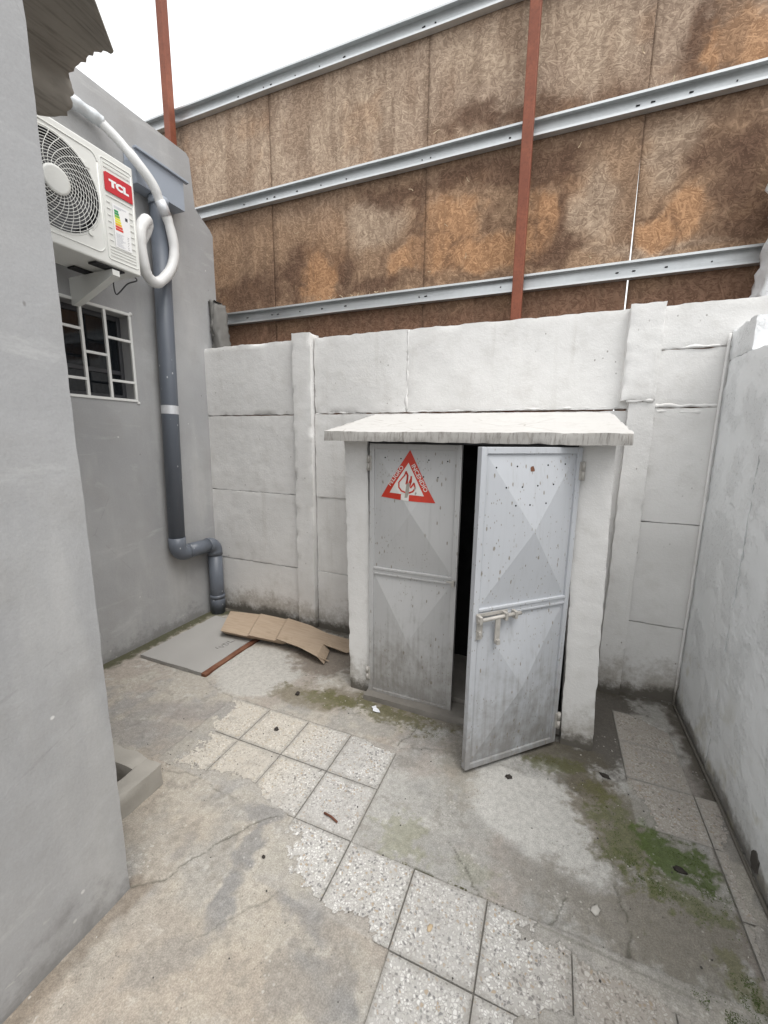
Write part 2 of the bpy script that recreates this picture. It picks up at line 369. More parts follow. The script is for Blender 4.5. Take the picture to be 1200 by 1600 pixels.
M['steel'] = plain('worn_latch_steel', (.42, .40, .37), .5, .15, .35, 40, .2)
M['dark_soil'] = plain('dark_soil', (.075, .068, .06), .95, 0, .4, 12, .5)
M['mortar'] = plain('grey_mortar', (.17, .165, .155), .9, 0, .3, 20, .6)
M['greenwall'] = plain('pale_green_paint', (.50, .56, .50), .8, 0, .2, 9, .4)
M['chamber'] = plain('cement_kerb', (.36, .34, .305), .85, 0, .22, 9, .4)
M['dirt_shade_cement'] = plain('dirty_shaded_cement', (.20, .185, .165), .9, 0, .35, 14, .5)  # cabinet floor dirt; on the sill the dark tone stands in for shade
M['cover'] = plain('smooth_cement_slab', (.335, .325, .31), .8, 0, .12, 5, .15)
M['moss'] = plain('green_moss', (.095, .125, .040), .95, 0, .5, 40, .4)
M['moss_dull'] = plain('olive_moss', (.10, .095, .035), .95, 0, .4, 40, .4)
M['paper'] = plain('white_paper_scrap', (.75, .76, .8), .8)
M['leaf'] = plain('dark_dry_leaf', (.03, .024, .02), .8)
M['twig'] = plain('rusty_twig', (.13, .05, .03), .8)
M['grit'] = plain('pale_grit', (.48, .46, .42), .9, 0, .4, 30)
M['darkgrit'] = plain('dark_grit', (.06, .055, .05), .9, 0, .4, 30)
M['strand'] = plain('loose_pale_strand', (.50, .39, .26), .85, 0, .25, 30)

# ------------------------------------------------------------------ object helpers
def link(name, me, mat=None, parent=None, smooth=False):
    o = bpy.data.objects.new(name, me); COL.objects.link(o)
    if mat is not None:
        for m in (mat if isinstance(mat, (list, tuple)) else [mat]): me.materials.append(m)
    if parent is not None:
        o.parent = parent
        o.location = -Vector(parent['origin']) if 'origin' in parent else (0, 0, 0)
    if smooth: me.polygons.foreach_set('use_smooth', [True]*len(me.polygons))
    return o
def thing(name, label, cat, loc, group=None):
    o = bpy.data.objects.new(name, None); COL.objects.link(o); o.location = loc; o.empty_display_size = .1
    o['label'] = label; o['category'] = cat; o['origin'] = list(loc)
    if group: o['group'] = group
    return o
def tag(o, label, cat, group=None):
    o['label'] = label; o['category'] = cat
    if group: o['group'] = group
    return o
def obj(name, bm, mat, parent=None, smooth=False):
    # geometry is written in world metres; a child of a thing hangs from that thing's base
    me = bpy.data.meshes.new(name); bmesh.ops.recalc_face_normals(bm, faces=bm.faces); bm.to_mesh(me); bm.free()
    o = link(name, me, mat, None, smooth)
    if parent is not None:
        o.parent = parent
        if parent.type == 'EMPTY': o.location = -parent.location
    return o
def box(bm, x0, x1, y0, y1, z0, z1, bev=0.0, mi=0):
    vs = [bm.verts.new((x, y, z)) for x in (x0, x1) for y in (y0, y1) for z in (z0, z1)]
    fs = [bm.faces.new([vs[i] for i in q]) for q in ((0, 1, 3, 2), (4, 6, 7, 5), (0, 4, 5, 1), (2, 3, 7, 6), (0, 2, 6, 4), (1, 5, 7, 3))]
    for f in fs: f.material_index = mi
    if bev > 0:
        es = list({e for f in fs for e in f.edges})
        bmesh.ops.bevel(bm, geom=es, offset=bev, segments=2, affect='EDGES', profile=.5)
def boxo(name, ext, mat, parent=None, bev=0.0):
    bm = bmesh.new(); box(bm, *ext, bev=bev); return obj(name, bm, mat, parent)
def tube(bm, pts, r, seg=12, cap=True, mi=0):
    pts = [Vector(p) for p in pts]; n = len(pts); rs = r if isinstance(r, (list, tuple)) else [r]*n
    up = None; rings = []
    for i, p in enumerate(pts):
        t = (pts[min(i+1, n-1)]-pts[max(i-1, 0)]).normalized()
        if up is None:
            up = t.orthogonal().normalized()
        up = (up - t*up.dot(t)).normalized(); sd_ = t.cross(up)
        rings.append([bm.verts.new(p + (up*math.cos(a)+sd_*math.sin(a))*rs[i]) for a in [2*math.pi*k/seg for k in range(seg)]])
    for a, b in zip(rings[:-1], rings[1:]):
        for k in range(seg):
            f = bm.faces.new((a[k], a[(k+1) % seg], b[(k+1) % seg], b[k])); f.smooth = True; f.material_index = mi
    if cap:
        f1 = bm.faces.new(rings[0][::-1]); f2 = bm.faces.new(rings[-1]); f1.material_index = f2.material_index = mi
def smooth_path(pts, k=6):
    P = [Vector(p) for p in pts]; out = []
    for i in range(len(P)-1):
        p0 = P[max(i-1, 0)]; p1 = P[i]; p2 = P[i+1]; p3 = P[min(i+2, len(P)-1)]
        for j in range(k):
            t = j/k
            out.append(.5*((2*p1)+(-p0+p2)*t+(2*p0-5*p1+4*p2-p3)*t*t+(-p0+3*p1-3*p2+p3)*t**3))
    out.append(P[-1]); return out
def lattice(a0, a1, step):
    n = max(1, int(round((a1-a0)/step))); return [a0+(a1-a0)*i/n for i in range(n+1)]
def rough_box(bm, x0, x1, y0, y1, z0, z1, step=.03, amp=.002, chip=.006, seed=0.0, tilt=None, big=.0015, steps=None):
    """box whose faces carry a lattice; noise pushes it uneven and chips its arrises"""
    sx, sy, sz = steps or (step, step, step)
    X, Y, Z = lattice(x0, x1, sx), lattice(y0, y1, sy), lattice(z0, z1, sz)
    nx, ny, nz = len(X)-1, len(Y)-1, len(Z)-1; V = {}
    ctr = Vector(((x0+x1)/2, (y0+y1)/2, (z0+z1)/2))
    def v(i, j, k):
        q = V.get((i, j, k))
        if q is None:
            p = Vector((X[i], Y[j], Z[k])); s_ = Vector((seed, seed*1.7, -seed))
            n3 = mnoise.noise_vector(p*28+s_)*amp + mnoise.noise_vector(p*5+s_)*big
            e = (i in (0, nx)) + (j in (0, ny)) + (k in (0, nz))
            if e >= 2 and chip:
                q_ = max(0.0, mnoise.fractal(p*16+s_, 1.0, 2.0, 3)*.9+.25)
                dirv = Vector(((ctr.x-p.x) if i in (0, nx) else 0, (ctr.y-p.y) if j in (0, ny) else 0, (ctr.z-p.z) if k in (0, nz) else 0))
                dirv = Vector((math.copysign(1, a) if abs(a) > 1e-9 else 0 for a in dirv))
                n3 += dirv*chip*q_
            p = p+n3
            if tilt: p = tilt(p)
            q = V[(i, j, k)] = bm.verts.new(p)
        return q
    for i in range(nx):
        for k in range(nz):
            bm.faces.new((v(i, 0, k), v(i+1, 0, k), v(i+1, 0, k+1), v(i, 0, k+1))); bm.faces.new((v(i, ny, k), v(i, ny, k+1), v(i+1, ny, k+1), v(i+1, ny, k)))
    for j in range(ny):
        for k in range(nz):
            bm.faces.new((v(0, j, k), v(0, j, k+1), v(0, j+1, k+1), v(0, j+1, k))); bm.faces.new((v(nx, j, k), v(nx, j+1, k), v(nx, j+1, k+1), v(nx, j, k+1)))
    for i in range(nx):
        for j in range(ny):
            bm.faces.new((v(i, j, 0), v(i, j+1, 0), v(i+1, j+1, 0), v(i+1, j, 0))); bm.faces.new((v(i, j, nz), v(i+1, j, nz), v(i+1, j+1, nz), v(i, j+1, nz)))
def rough(name, ext, mat, parent=None, smooth=True, **k):
    bm = bmesh.new(); rough_box(bm, *ext, **k)
    o = obj(name, bm, mat, parent, False)
    if smooth:
        me = o.data; me.polygons.foreach_set('use_smooth', [True]*len(me.polygons))
        try: me.set_sharp_from_angle(angle=math.radians(38))
        except Exception: pass
    return o
def grid_mesh(name, X, Y, Z, tint, mat, parent=None):
    """heightfield / sheet from 2-D arrays of coordinates with an albedo per vertex"""
    ny, nx = X.shape; co = np.stack([X, Y, Z], -1).reshape(-1, 3).astype(np.float32)
    idx = np.arange(nx*ny).reshape(ny, nx)
    q = np.stack([idx[:-1, :-1], idx[:-1, 1:], idx[1:, 1:], idx[1:, :-1]], -1).reshape(-1, 4)
    me = bpy.data.meshes.new(name); me.vertices.add(len(co)); me.vertices.foreach_set('co', co.ravel())
    me.loops.add(q.size); me.loops.foreach_set('vertex_index', q.ravel().astype(np.int32))
    me.polygons.add(len(q)); me.polygons.foreach_set('loop_start', np.arange(0, q.size, 4, dtype=np.int32))
    me.polygons.foreach_set('use_smooth', np.ones(len(q), dtype=bool)); me.update(calc_edges=True)
    if tint is not None:
        a = me.color_attributes.new('tint', 'FLOAT_COLOR', 'POINT')
        a.data.foreach_set('color', np.concatenate([tint.reshape(-1, 3), np.ones((nx*ny, 1))], 1).astype(np.float32).ravel())
    o = link(name, me, mat)
    if parent is not None: o.parent = parent
    return o
def set_tint(o, c):
    me = o.data; a = me.color_attributes.new('tint', 'FLOAT_COLOR', 'POINT')
    a.data.foreach_set('color', np.tile(np.array([*c, 1.0], dtype=np.float32), len(me.vertices)))

XL, XR, YB, YS, XP = -2.615, .754, 2.60, 2.0, -1.186

# ================================================================== GROUND
T0X, T0Y, TS = -.336, 1.146, .25
tiles = []
for m in (0, 1):
    for k in range(-5, -1):
        tiles.append((T0X+TS*k, T0Y+TS*m))
for m in range(-1, -6, -1):
    for k in range(-2, 4):
        if k < 0 and m < -1: continue
        tiles.append((T0X+TS*k, T0Y+TS*m))
for m in (2, 3, 4): tiles.append((T0X+TS*3, T0Y+TS*m))
narrow = [(T0X+TS*4, T0Y+TS*m) for m in range(-3, 3)]
gx = np.arange(-2.64, .765, .0062); gy = np.arange(-.5, 2.66, .0062)
X, Y = np.meshgrid(gx, gy)
wx = X + .05*(fbm(X, Y, 6, 4, 5)-.5)*2; wy = Y + .05*(fbm(X, Y, 6, 4, 9)-.5)*2
n1 = fbm(X, Y, 2.2, 5, 3); n2 = fbm(X, Y, 9, 5, 11); n3 = fbm(X, Y, 30, 4, 21); n4 = fbm(X, Y, 4.3, 5, 33, .6); n5 = fbm(X, Y, 75, 3, 91, .6)
tm = np.zeros(X.shape, bool)
for tx, ty in tiles: tm |= (X > tx) & (X < tx+TS) & (Y > ty) & (Y < ty+TS)
for tx, ty in narrow: tm |= (X > tx) & (X < .76) & (Y > ty) & (Y < ty+TS)
base = np.zeros(X.shape+(3,)) + np.array((.395, .37, .33))
base = lay(base, ss(.38, .66, n1), (.425, .392, .34))                    # beige wear of the old screed
base = lay(base, ss(.52, .80, n5)*.22, (.26, .25, .23)); base = lay(base, ss(.52, .72, n4)*.8, (.33, .322, .31))
base = lay(base, ss(.55, .72, n2)*.5, (.43, .405, .36))
mid = ss(-.62, -.55, X)*ss(1.10, 1.16, Y)
base = lay(base, mid*.9, (.345, .338, .318))                              # newer grey infill
base = lay(base, mid*ss(.45, .62, n1), (.40, .392, .37))
rd = fbm(X, Y, 3.1, 5, 301, .6); gd = fbm(X, Y, 5.7, 5, 302, .6); sp = fbm(X, Y, 19, 4, 303, .65)
base = lay(base, ss(.54, .70, rd)*.55, (.33, .285, .25))                  # reddish-brown dirt
base = lay(base, ss(.55, .68, gd)*.5, (.285, .28, .268))
base = lay(base, ss(.60, .72, sp)*.45, (.24, .225, .20))
base = lay(base, ss(.62, .74, fbm(X, Y, 12, 5, 304, .7))*.5, (.50, .485, .455))
# troweled pale patches
pale = 1-ss(.86, 1.06, np.minimum(ell(wx, wy, .03, 1.56, .27, .20, -.1), ell(wx, wy, .16, 1.42, .16, .12, .3)))
base = lay(base, pale*.9, (.50, .49, .465))
pale2 = 1-ss(.88, 1.05, ell(wx, wy, -1.66, 1.93, .32, .27, -.5))
base = lay(base, pale2*.9, (.47, .455, .425))
# dark grey cement smears
for cx, cy, rx, ry, a in ((-.95, 1.12, .10, .06, .4), (-.86, .82, .045, .14, .35), (-1.16, .89, .03, .06, 0), (-.60, .88, .13, .045, -.1), (-.50, .74, .16, .09, .4), (-.92, .98, .06, .08, .2), (-.9, .62, .12, .05, .6)):
    mm = 1-ss(.7, 1.15, ell(wx, wy, cx, cy, rx, ry, a)+(n3-.5)*.9)
    base = lay(base, mm*.8, (.245, .24, .235))
for cx, cy, rx, ry, a in ((-1.75, 1.45, .40, .10, .35), (-1.45, 1.5, .2, .09, .2), (-1.9, 1.2, .25, .1, .4)):
    base = lay(base, (1-ss(.5, 1.2, ell(wx, wy, cx, cy, rx, ry, a)+(n2-.5)*.8))*.55, (.27, .255, .245))
# brown damp along the shed and the right strip
for cx, cy, rx, ry, a, st, c in ((-.62, 1.93, .62, .10, -.02, .7, (.17, .145, .105)), (.33, 2.22, .24, .46, 0, .95, (.105, .095, .083)), (.33, 1.62, .16, .30, .3, .8, (.165, .14, .10)),
                                 (.48, 1.42, .25, .44, .15, .72, (.19, .178, .145)), (.42, 1.28, .34, .16, .1, .7, (.21, .19, .16)), (-1.32, 2.2, .28, .20, 0, .8, (.20, .165, .135)), (-1.2, 1.82, .25, .11, 0, .75, (.19, .165, .115)), (-.30, 1.70, .12, .22, .2, .45, (.27, .24, .19)), (.0, 1.92, .42, .08, 0, .9, (.11, .098, .075)), (.22, 1.80, .12, .10, .3, .8, (.13, .115, .085)),
                                 (.70, 1.4, .06, 1.6, 0, .6, (.20, .17, .15)), (.06, 1.27, .14, .08, -.4, .6, (.25, .235, .21))):
    base = lay(base, (1-ss(.6, 1.12, ell(wx, wy, cx, cy, rx, ry, a)+(n2-.5)*.9+(n3-.5)*.6+(n5-.5)*.5))*st, c)
# green film
for cx, cy, rx, ry, a, st, c in ((-.78, 1.87, .36, .085, -.05, .75, (.125, .118, .055)), (-1.1, 1.84, .22, .06, 0, .6, (.13, .125, .06)), (-.42, 1.23, .10, .10, .3, .4, (.24, .245, .14)), (.36, 1.55, .10, .20, .25, .7, (.135, .140, .065)),
                                 (.53, 1.56, .14, .10, -.5, .85, (.082, .118, .032)), (.48, 1.42, .20, .06, -.35, .65, (.13, .14, .06)), (.60, 1.20, .07, .10, .2, .6, (.15, .15, .07)), (.10, 1.86, .16, .05, .1, .6, (.10, .105, .04)), (.27, 1.74, .06, .08, 0, .6, (.12, .115, .045)), (-.15, 1.21, .09, .07, 0, .35, (.25, .25, .17))):
    base = lay(base, (1-ss(.55, 1.05, ell(wx, wy, cx, cy, rx, ry, a)+(n3-.5)*1.7+(n5-.5)*1.2+(n2-.5)*.6))*st, c)
dl = segdist(X, Y, [(-2.6, 1.3), (-2.59, 2.45), (-2.4, 2.58)])
base = lay(base, (1-ss(.03, .10, dl+(n3-.5)*.08))*.9, (.06, .062, .028))
fg = (1-ss(-.55, -.2, X+(n2-.5)*.3))*(1-ss(1.0, 1.25, Y+(n2-.5)*.3))
base = lay(base, fg*ss(.42, .62, rd)*.4, (.40, .345, .275)); base = lay(base, fg*ss(.55, .68, sp)*.4, (.30, .275, .24))
dl = segdist(X, Y, [(-1.17, -.4), (-1.17, .73)])
base = lay(base, (1-ss(.01, .07, dl+(n3-.5)*.07))*.75, (.20, .165, .13))
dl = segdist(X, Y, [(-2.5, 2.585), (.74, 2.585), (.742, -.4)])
base = lay(base, (1-ss(.012, .08, dl+(n3-.5)*.10))*.85, (.085, .075, .06))  # wall-foot dirt line, its dark tone also standing in for contact shadow
h = (n1-.5)*.006 + (n2-.5)*.004 + (n3-.5)*.0022 + pale*.004 + pale2*.004
# cracks
ck = [[(-1.186, .72), (-1.11, .785), (-1.045, .92), (-.965, 1.065), (-.90, 1.13)], [(-.555, 1.86), (-.56, 1.755), (-.6, 1.665)], [(-.25, 1.29), (-.22, 1.274), (-.15, 1.194), (-.114, 1.145)],
      [(.10, 1.15), (.13, 1.20), (.15, 1.26)], [(.30, 1.12), (.33, 1.22), (.31, 1.36)], [(-1.9, 1.72), (-1.72, 1.66), (-1.6, 1.65)], [(-.9, .66), (-.7, .93), (-.52, 1.0)], [(-1.6, 1.1), (-1.35, 1.15), (-1.1, 1.12)], [(.08, 1.84), (.2, 1.72), (.33, 1.72)], [(-.58, 1.655), (-.45, 1.71), (-.3, 1.74)]]
cw = .0016+.0026*fbm(X, Y, 14, 2, 77)
qx = X+(fbm(X, Y, 25, 3, 61)-.5)*.03; qy = Y+(fbm(X, Y, 25, 3, 62)-.5)*.03
for i, c in enumerate(ck):
    d = segdist(qx, qy, c); w = 1-ss(cw*.5, cw*1.5, d); w = w*(.5 if i in (5, 6, 7, 8, 9) else 1)
    base = lay(base, w*.75, (.11, .105, .085)); h = h - w*.004
# joint lines in the infill
for a, b in (((-.336, 1.146), (.42, 1.118)), ((.42, 1.118), (.60, 1.10))):
    w = 1-ss(.002, .007, segdist(qx*.3+X*.7, qy*.3+Y*.7, [a, b])); base = lay(base, w*.85, (.075, .075, .045)); h = h-w*.006
# tiles sit in beds; a ragged skin of cement still covers some of their corners
cover = np.zeros(X.shape)
for cx, cy, rx, ry, a in ((-1.68, 1.32, .20, .34, .1), (-1.27, 1.13, .26, .085, .1), (-.95, 1.11, .14, .06, -.2), (-.87, .97, .14, .18, .3), (-.72, .91, .13, .07, -.45), (-.52, .885, .16, .03, -.15), (-.42, .885, .10, .05, -.3), (-1.62, 1.66, .16, .05, 0), (-.62, 1.655, .2, .035, 0), (.44, 1.68, .07, .22, .25), (.30, 1.12, .30, .05, 0), (.55, 1.09, .2, .07, -.2), (.73, 1.3, .05, .5, 0), (.64, 2.4, .15, .08, 0), (.40, 1.0, .12, .03, 0), (-.06, .64, .2, .08, .4), (.1, .9, .09, .03, .2)):
    cover = np.maximum(cover, 1-ss(.8, 1.05, ell(wx, wy, cx, cy, rx, ry, a)+(n3-.5)*.5+(n2-.5)*.3+(n5-.5)*.45))
skin = tm & (cover > .5)
Z = np.where(tm & ~skin, -.009, h)
Z = np.where(skin, .0034+(n3-.5)*.0022, Z)
base = lay(base, np.where(skin, .55, 0.0), (.37, .355, .33))
base = lay(base, np.where(skin, ss(.5, .7, n2)*.6, 0.0), (.40, .375, .325))
base = lay(base, np.where(tm & ~skin, 1.0, 0.0), (.19, .18, .16))
# bed of the inspection cover and the open drain pit
Z = np.where((X > -2.51) & (X < -1.90) & (Y > 1.735) & (Y < 2.44), -.02, Z)
Z = np.where((X > -2.0) & (X < -1.535) & (Y > .79) & (Y < .985), -.45, Z)
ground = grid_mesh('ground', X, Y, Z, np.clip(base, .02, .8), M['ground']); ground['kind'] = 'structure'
bm = bmesh.new(); vs = [bm.verts.new(p) for p in ((-60, -60, -.5), (60, -60, -.5), (60, 60, -.5), (-60, 60, -.5))]; bm.faces.new(vs)
o = obj('earth', bm, M['dark_soil']); o['kind'] = 'structure'
def tile_mesh(wx_, wy_, nm):
    bm = bmesh.new(); box(bm, .0019, wx_-.0019, .0019, wy_-.0019, -.025, 0, bev=.0018); bmesh.ops.recalc_face_normals(bm, faces=bm.faces)
    me = bpy.data.meshes.new(nm); bm.to_mesh(me); bm.free(); me.materials.append(M['tile']); return me
tme = tile_mesh(TS, TS, 'tile'); tme2 = tile_mesh(.085, TS, 'narrow_tile')
rt = random.Random(4)
for me, lst in ((tme, tiles), (tme2, narrow)):
    for tx, ty in lst:
        o = bpy.data.objects.new('tile', me); COL.objects.link(o); o.parent = ground
        o.location = (tx, ty, -.0008+rt.uniform(-.001, .001)); o.rotation_euler = (rt.uniform(-.004, .004), rt.uniform(-.004, .004), rt.uniform(-.003, .003))

# ================================================================== PRECAST WALL (back)
pw = thing('precast_wall', 'white painted wall of precast concrete panels and posts behind the low cabinet', 'wall', (-.9, 2.62, 0))
def panel(x0, x1, z0, z1, seed, dy=0.0, chip=.006):
    g_ = .0025
    return rough('panel', (x0+g_, x1-g_, YB+dy, YB+dy+.05, z0+g_, z1-g_), M['wall'], pw, step=.022, amp=.0022, chip=chip*.6, seed=seed, big=.0025, steps=(.022, .025, .022))
zl = [-.1, .465, 1.045, 1.638, 2.16]
for i in range(4):
    panel(XL-.06, -1.77, zl[i], zl[i+1], 1+i, rt.uniform(-.004, .004), .013 if i == 3 else .007)
    if i == 3:
        panel(-1.61, -.916, zl[i]+.01, zl[i+1]+.002, 11, -.004, .012); panel(-.914, .352, zl[i]+.01, zl[i+1]+.002, 12, -.002, .010)
    else: panel(-1.61, .352, zl[i], zl[i+1]+.005, 21+i, rt.uniform(-.004, .004))
zr = [-.1, .455, 1.045, 1.655, 1.947, 2.163]
for i in range(5): panel(.455, 1.12, zr[i], zr[i+1], 31+i, rt.uniform(-.003, .003), .009)
rough('post', (-1.765, -1.615, YB-.04, YB+.08, -.05, 2.192), M['wall'], pw, step=.02, amp=.002, chip=.009, seed=3.3, big=.003)
rough('post', (.345, .470, YB-.035, YB+.08, -.05, 1.70), M['wall'], pw, step=.02, amp=.002, chip=.006, seed=5.1, big=.004)
rough('post_cap', (.305, .462, YB-.046, YB+.075, 1.69, 2.168), M['wall'], pw, step=.018, amp=.0025, chip=.007, seed=6.6, big=.002)
# mortar squeezed out of joints
def bead(pts, r, seed, n=3):
    bm = bmesh.new(); P = []; R = []
    for a, b in zip(pts[:-1], pts[1:]):
        a, b = Vector(a), Vector(b); k = max(2, int((b-a).length/.018))
        for j in range(k): P.append(a.lerp(b, j/k))
    P.append(Vector(pts[-1]))
    P = [p+mnoise.noise_vector(p*20+Vector((seed, 0, 0)))*.007 for p in P]
    R = [r*(.45+1.1*abs(mnoise.noise(p*17+Vector((0, seed, 0))))+.35*abs(mnoise.noise(p*60))) for p in P]
    tube(bm, P, R, 7); return obj('mortar_joint', bm, M['wall'], pw, True)
yj = YB+.006
bead([(-1.6, yj, 1.648), (-.9, yj, 1.652), (.3, yj, 1.662)], .008, 1)
bead([(-.915, YB+.004, 1.66), (-.914, YB+.004, 2.155)], .011, 2)
bead([(.46, yj, 1.952), (.78, yj, 1.952)], .009, 3)
bead([(.46, yj, 1.665), (.78, yj, 1.662)], .013, 4); bead([(.46, yj, 1.635), (.78, yj, 1.632)], .013, 14)



bead([(.33, YB-.035, 1.685), (.455, YB-.035, 1.69)], .013, 9)


# ================================================================== WHITE STUCCO WALL (right)
rw = thing('stucco_wall', 'rough white stuccoed side wall to the right of the cabinet', 'wall', (.85, .5, 0))
rough('wall_panel', (XR, XR+.14, -1.6, 2.088, -.05, 1.872), M['stucco'], rw, amp=.0035, chip=.008, seed=2.2, big=.006, steps=(.07, .022, .022))
rough('wall_panel', (XR+.001, XR+.14, 2.093, 2.598, -.05, 1.874), M['stucco'], rw, amp=.0025, chip=.008, seed=8.2, big=.004, steps=(.07, .022, .022))
rough('pillar_top', (XR+.0015, XR+.14, 2.335, 2.598, 1.874, 2.022), M['stucco'], rw, amp=.0025, chip=.008, seed=9.4, big=.003, step=.022)
# cable along the corner, then along the foot of the wall
bm = bmesh.new()
P = smooth_path([(XR-.012, YB-.022, 2.0), (XR-.013, YB-.020, 1.5), (XR-.011, YB-.024, .9), (XR-.012, YB-.022, .3), (XR-.012, YB-.025, .03), (XR-.013, YB-.06, .013), (XR-.012, 2.2, .012), (XR-.010, 1.9, .014), (XR-.012, 1.6, .011), (XR-.010, 1.2, .012), (XR-.012, .4, .011)], 8)
tube(bm, P, .0062, 8)
for p in (P[20], P[30], P[44], P[60]) if False else (): tube(bm, [p-Vector((0, 0, .012)), p+Vector((0, 0, .012))], .012, 8)
tag(obj('corner_cable', bm, M['wall']), 'thin painted cable running down the right corner and along the wall foot', 'cable')
# dark broken hole near the foot of the wall
bm = bmesh.new()
c = Vector((XR-.0025, 1.585, .055)); ring = [bm.verts.new(c+Vector((0, math.cos(a)*.028*(.7+.5*random.random()), math.sin(a)*.042*(.7+.5*random.random())))) for a in [k*math.pi/7 for k in range(14)]]
bm.faces.new(ring); ret = bmesh.ops.extrude_face_region(bm, geom=bm.faces[:]); bmesh.ops.translate(bm, vec=(.03, 0, 0), verts=[v for v in ret['geom'] if isinstance(v, bmesh.types.BMVert)])
obj('broken_hole', bm, M['dark_soil'], rw)
# broken pale column on the far corner
bc = bmesh.new()
def col_t(p):
    u = (p.z-2.1)/1.2
    if p.x < .95: p.x += -.02+ .05*mnoise.noise(Vector((3, p.y*4, p.z*9))) + max(0, u)*.02
    return p
rough_box(bc, .885, 1.2, 2.63, 2.80, 2.08, 3.0, step=.03, amp=.006, chip=.02, seed=4, tilt=col_t, big=.012)
tag(obj('broken_column', bc, [M['stucco']], None, True), 'pale broken column stub at the right end of the board fence', 'column')
bm = bmesh.new(); rough_box(bm, -2.60, -2.475, 2.665, 2.78, 2.10, 2.52, step=.02, amp=.007, chip=.02, seed=9, big=.02, tilt=lambda p: Vector((p.x - (0.075*(p.z-2.1)/.42 if p.x > -2.55 else 0), p.y, p.z)))
tag(obj('mortar_lump', bm, M['mortar'], None, True), 'grey lump of mortar stuck in the gap at the left end of the wall top', 'rubble')

# ================================================================== GREY BUILDING (left)
gb = thing('grey_building', 'smooth grey cement building with a barred window on the left', 'building', (-2.7, 1.0, 0))
def yend(z):
    pts = [(-.1, 2.76), (3.02, 2.765), (3.05, 2.74), (3.14, 2.60), (3.455, 2.575), (3.475, 2.55)]
    for (a, b), (c, d) in zip(pts[:-1], pts[1:]):
        if z <= c: return b+(d-b)*(z-a)/(c-a)
    return 2.55
WY0, WY1, WZ0, WZ1 = 1.525, 1.985, 1.708, 2.232
bm = bmesh.new()
ys = lattice(.4, WY0, .09)+lattice(WY0, WY1, .09)[1:]+lattice(WY1, 2.3, .08)[1:]+[2.42, 2.52, 9]
zs = lattice(-.1, WZ0, .09)+lattice(WZ0, WZ1, .09)[1:]+lattice(WZ1, 3.02, .09)[1:]+[3.05, 3.14, 3.25, 3.36, 3.455, 3.475]
TH = .14
def wv(front, cache={}):
    pass
cache = {}
def gv(s_, j, k):
    q = cache.get((s_, j, k))
    if q is None:
        z = zs[k]; y = ys[j] if ys[j] < 9 else yend(z)
        x = XL if s_ == 0 else XL-TH
        if s_ == 0: x += mnoise.noise(Vector((0, y*2.2, z*1.6)))*.004
        q = cache[(s_, j, k)] = bm.verts.new((x, y, z))
    return q
inh = lambda j, k: (WY0-1e-6 <= ys[j] and ys[j+1] <= WY1+1e-6 and WZ0-1e-6 <= zs[k] and zs[k+1] <= WZ1+1e-6)
nj, nk = len(ys)-1, len(zs)-1
for j in range(nj):
    for k in range(nk):
        if inh(j, k): continue
        bm.faces.new((gv(0, j, k), gv(0, j+1, k), gv(0, j+1, k+1), gv(0, j, k+1)))
        bm.faces.new((gv(1, j, k), gv(1, j, k+1), gv(1, j+1, k+1), gv(1, j+1, k)))
        for dj, dk, a, b in ((-1, 0, (j, k), (j, k+1)), (1, 0, (j+1, k), (j+1, k+1)), (0, -1, (j, k), (j+1, k)), (0, 1, (j, k+1), (j+1, k+1))):
            J, K = j+dj, k+dk
            if J < 0 or K < 0 or J >= nj or K >= nk or inh(J, K):
                bm.faces.new((gv(0, *a), gv(0, *b), gv(1, *b), gv(1, *a)))
o = obj('wall', bm, M['render'], gb); o.data.polygons.foreach_set('use_smooth', [True]*len(o.data.polygons)); o.data.set_sharp_from_angle(angle=math.radians(35))
def pier_tilt(p):
    return p
rough('pier', (XL-.3, XP, -.9, .716, -.05, 2.85), M['render'], gb, amp=.0005, chip=.003, seed=12, big=.0015, steps=(.24, .05, .05))
# window: frame, tilted sash, panes, a dim room behind
wf = bmesh.new()
for e in ((XL-.115, XL-.085, WY0, WY0+.025, WZ0, WZ1), (XL-.115, XL-.085, WY1-.025, WY1, WZ0, WZ1), (XL-.115, XL-.085, WY0+.025, WY1-.025, WZ0, WZ0+.03), (XL-.115, XL-.085, WY0+.025, WY1-.025, WZ1-.03, WZ1), (XL-.112, XL-.088, WY0+.025, WY1-.025, WZ0+.16, WZ0+.185)):
    box(wf, *e, bev=.003)
win = obj('window', wf, M['alu'], gb)
bm = bmesh.new(); box(bm, XL-.102, XL-.098, WY0+.02, WY1-.02, WZ0+.02, WZ1-.02); obj('pane', bm, M['glass'], win)
bm = bmesh.new()       # top-hung sash standing open inwards
A = [Vector((XL-.13, y, z)) for y, z in ((WY0+.06, WZ1-.12), (WY1-.10, WZ1-.12), (WY1-.10, WZ0+.2), (WY0+.06, WZ0+.2))]
for i in range(4):
    p, q = A[i].copy(), A[(i+1) % 4].copy()
    for v in (p, q): v.x -= (v.z-WZ0)*.12
    tube(bm, [p, q], .011, 4)
obj('sash', bm, M['alu'], win)
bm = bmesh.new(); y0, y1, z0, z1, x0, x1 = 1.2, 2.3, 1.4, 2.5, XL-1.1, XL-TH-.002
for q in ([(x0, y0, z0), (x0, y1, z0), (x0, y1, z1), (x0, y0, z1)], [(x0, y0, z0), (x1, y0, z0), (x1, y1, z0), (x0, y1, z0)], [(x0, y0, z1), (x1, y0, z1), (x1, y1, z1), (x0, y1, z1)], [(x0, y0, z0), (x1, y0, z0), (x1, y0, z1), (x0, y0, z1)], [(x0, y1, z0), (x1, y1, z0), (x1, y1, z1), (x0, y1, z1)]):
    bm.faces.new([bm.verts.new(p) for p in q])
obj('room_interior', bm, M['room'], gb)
bm = bmesh.new(); n = 26; prev = None
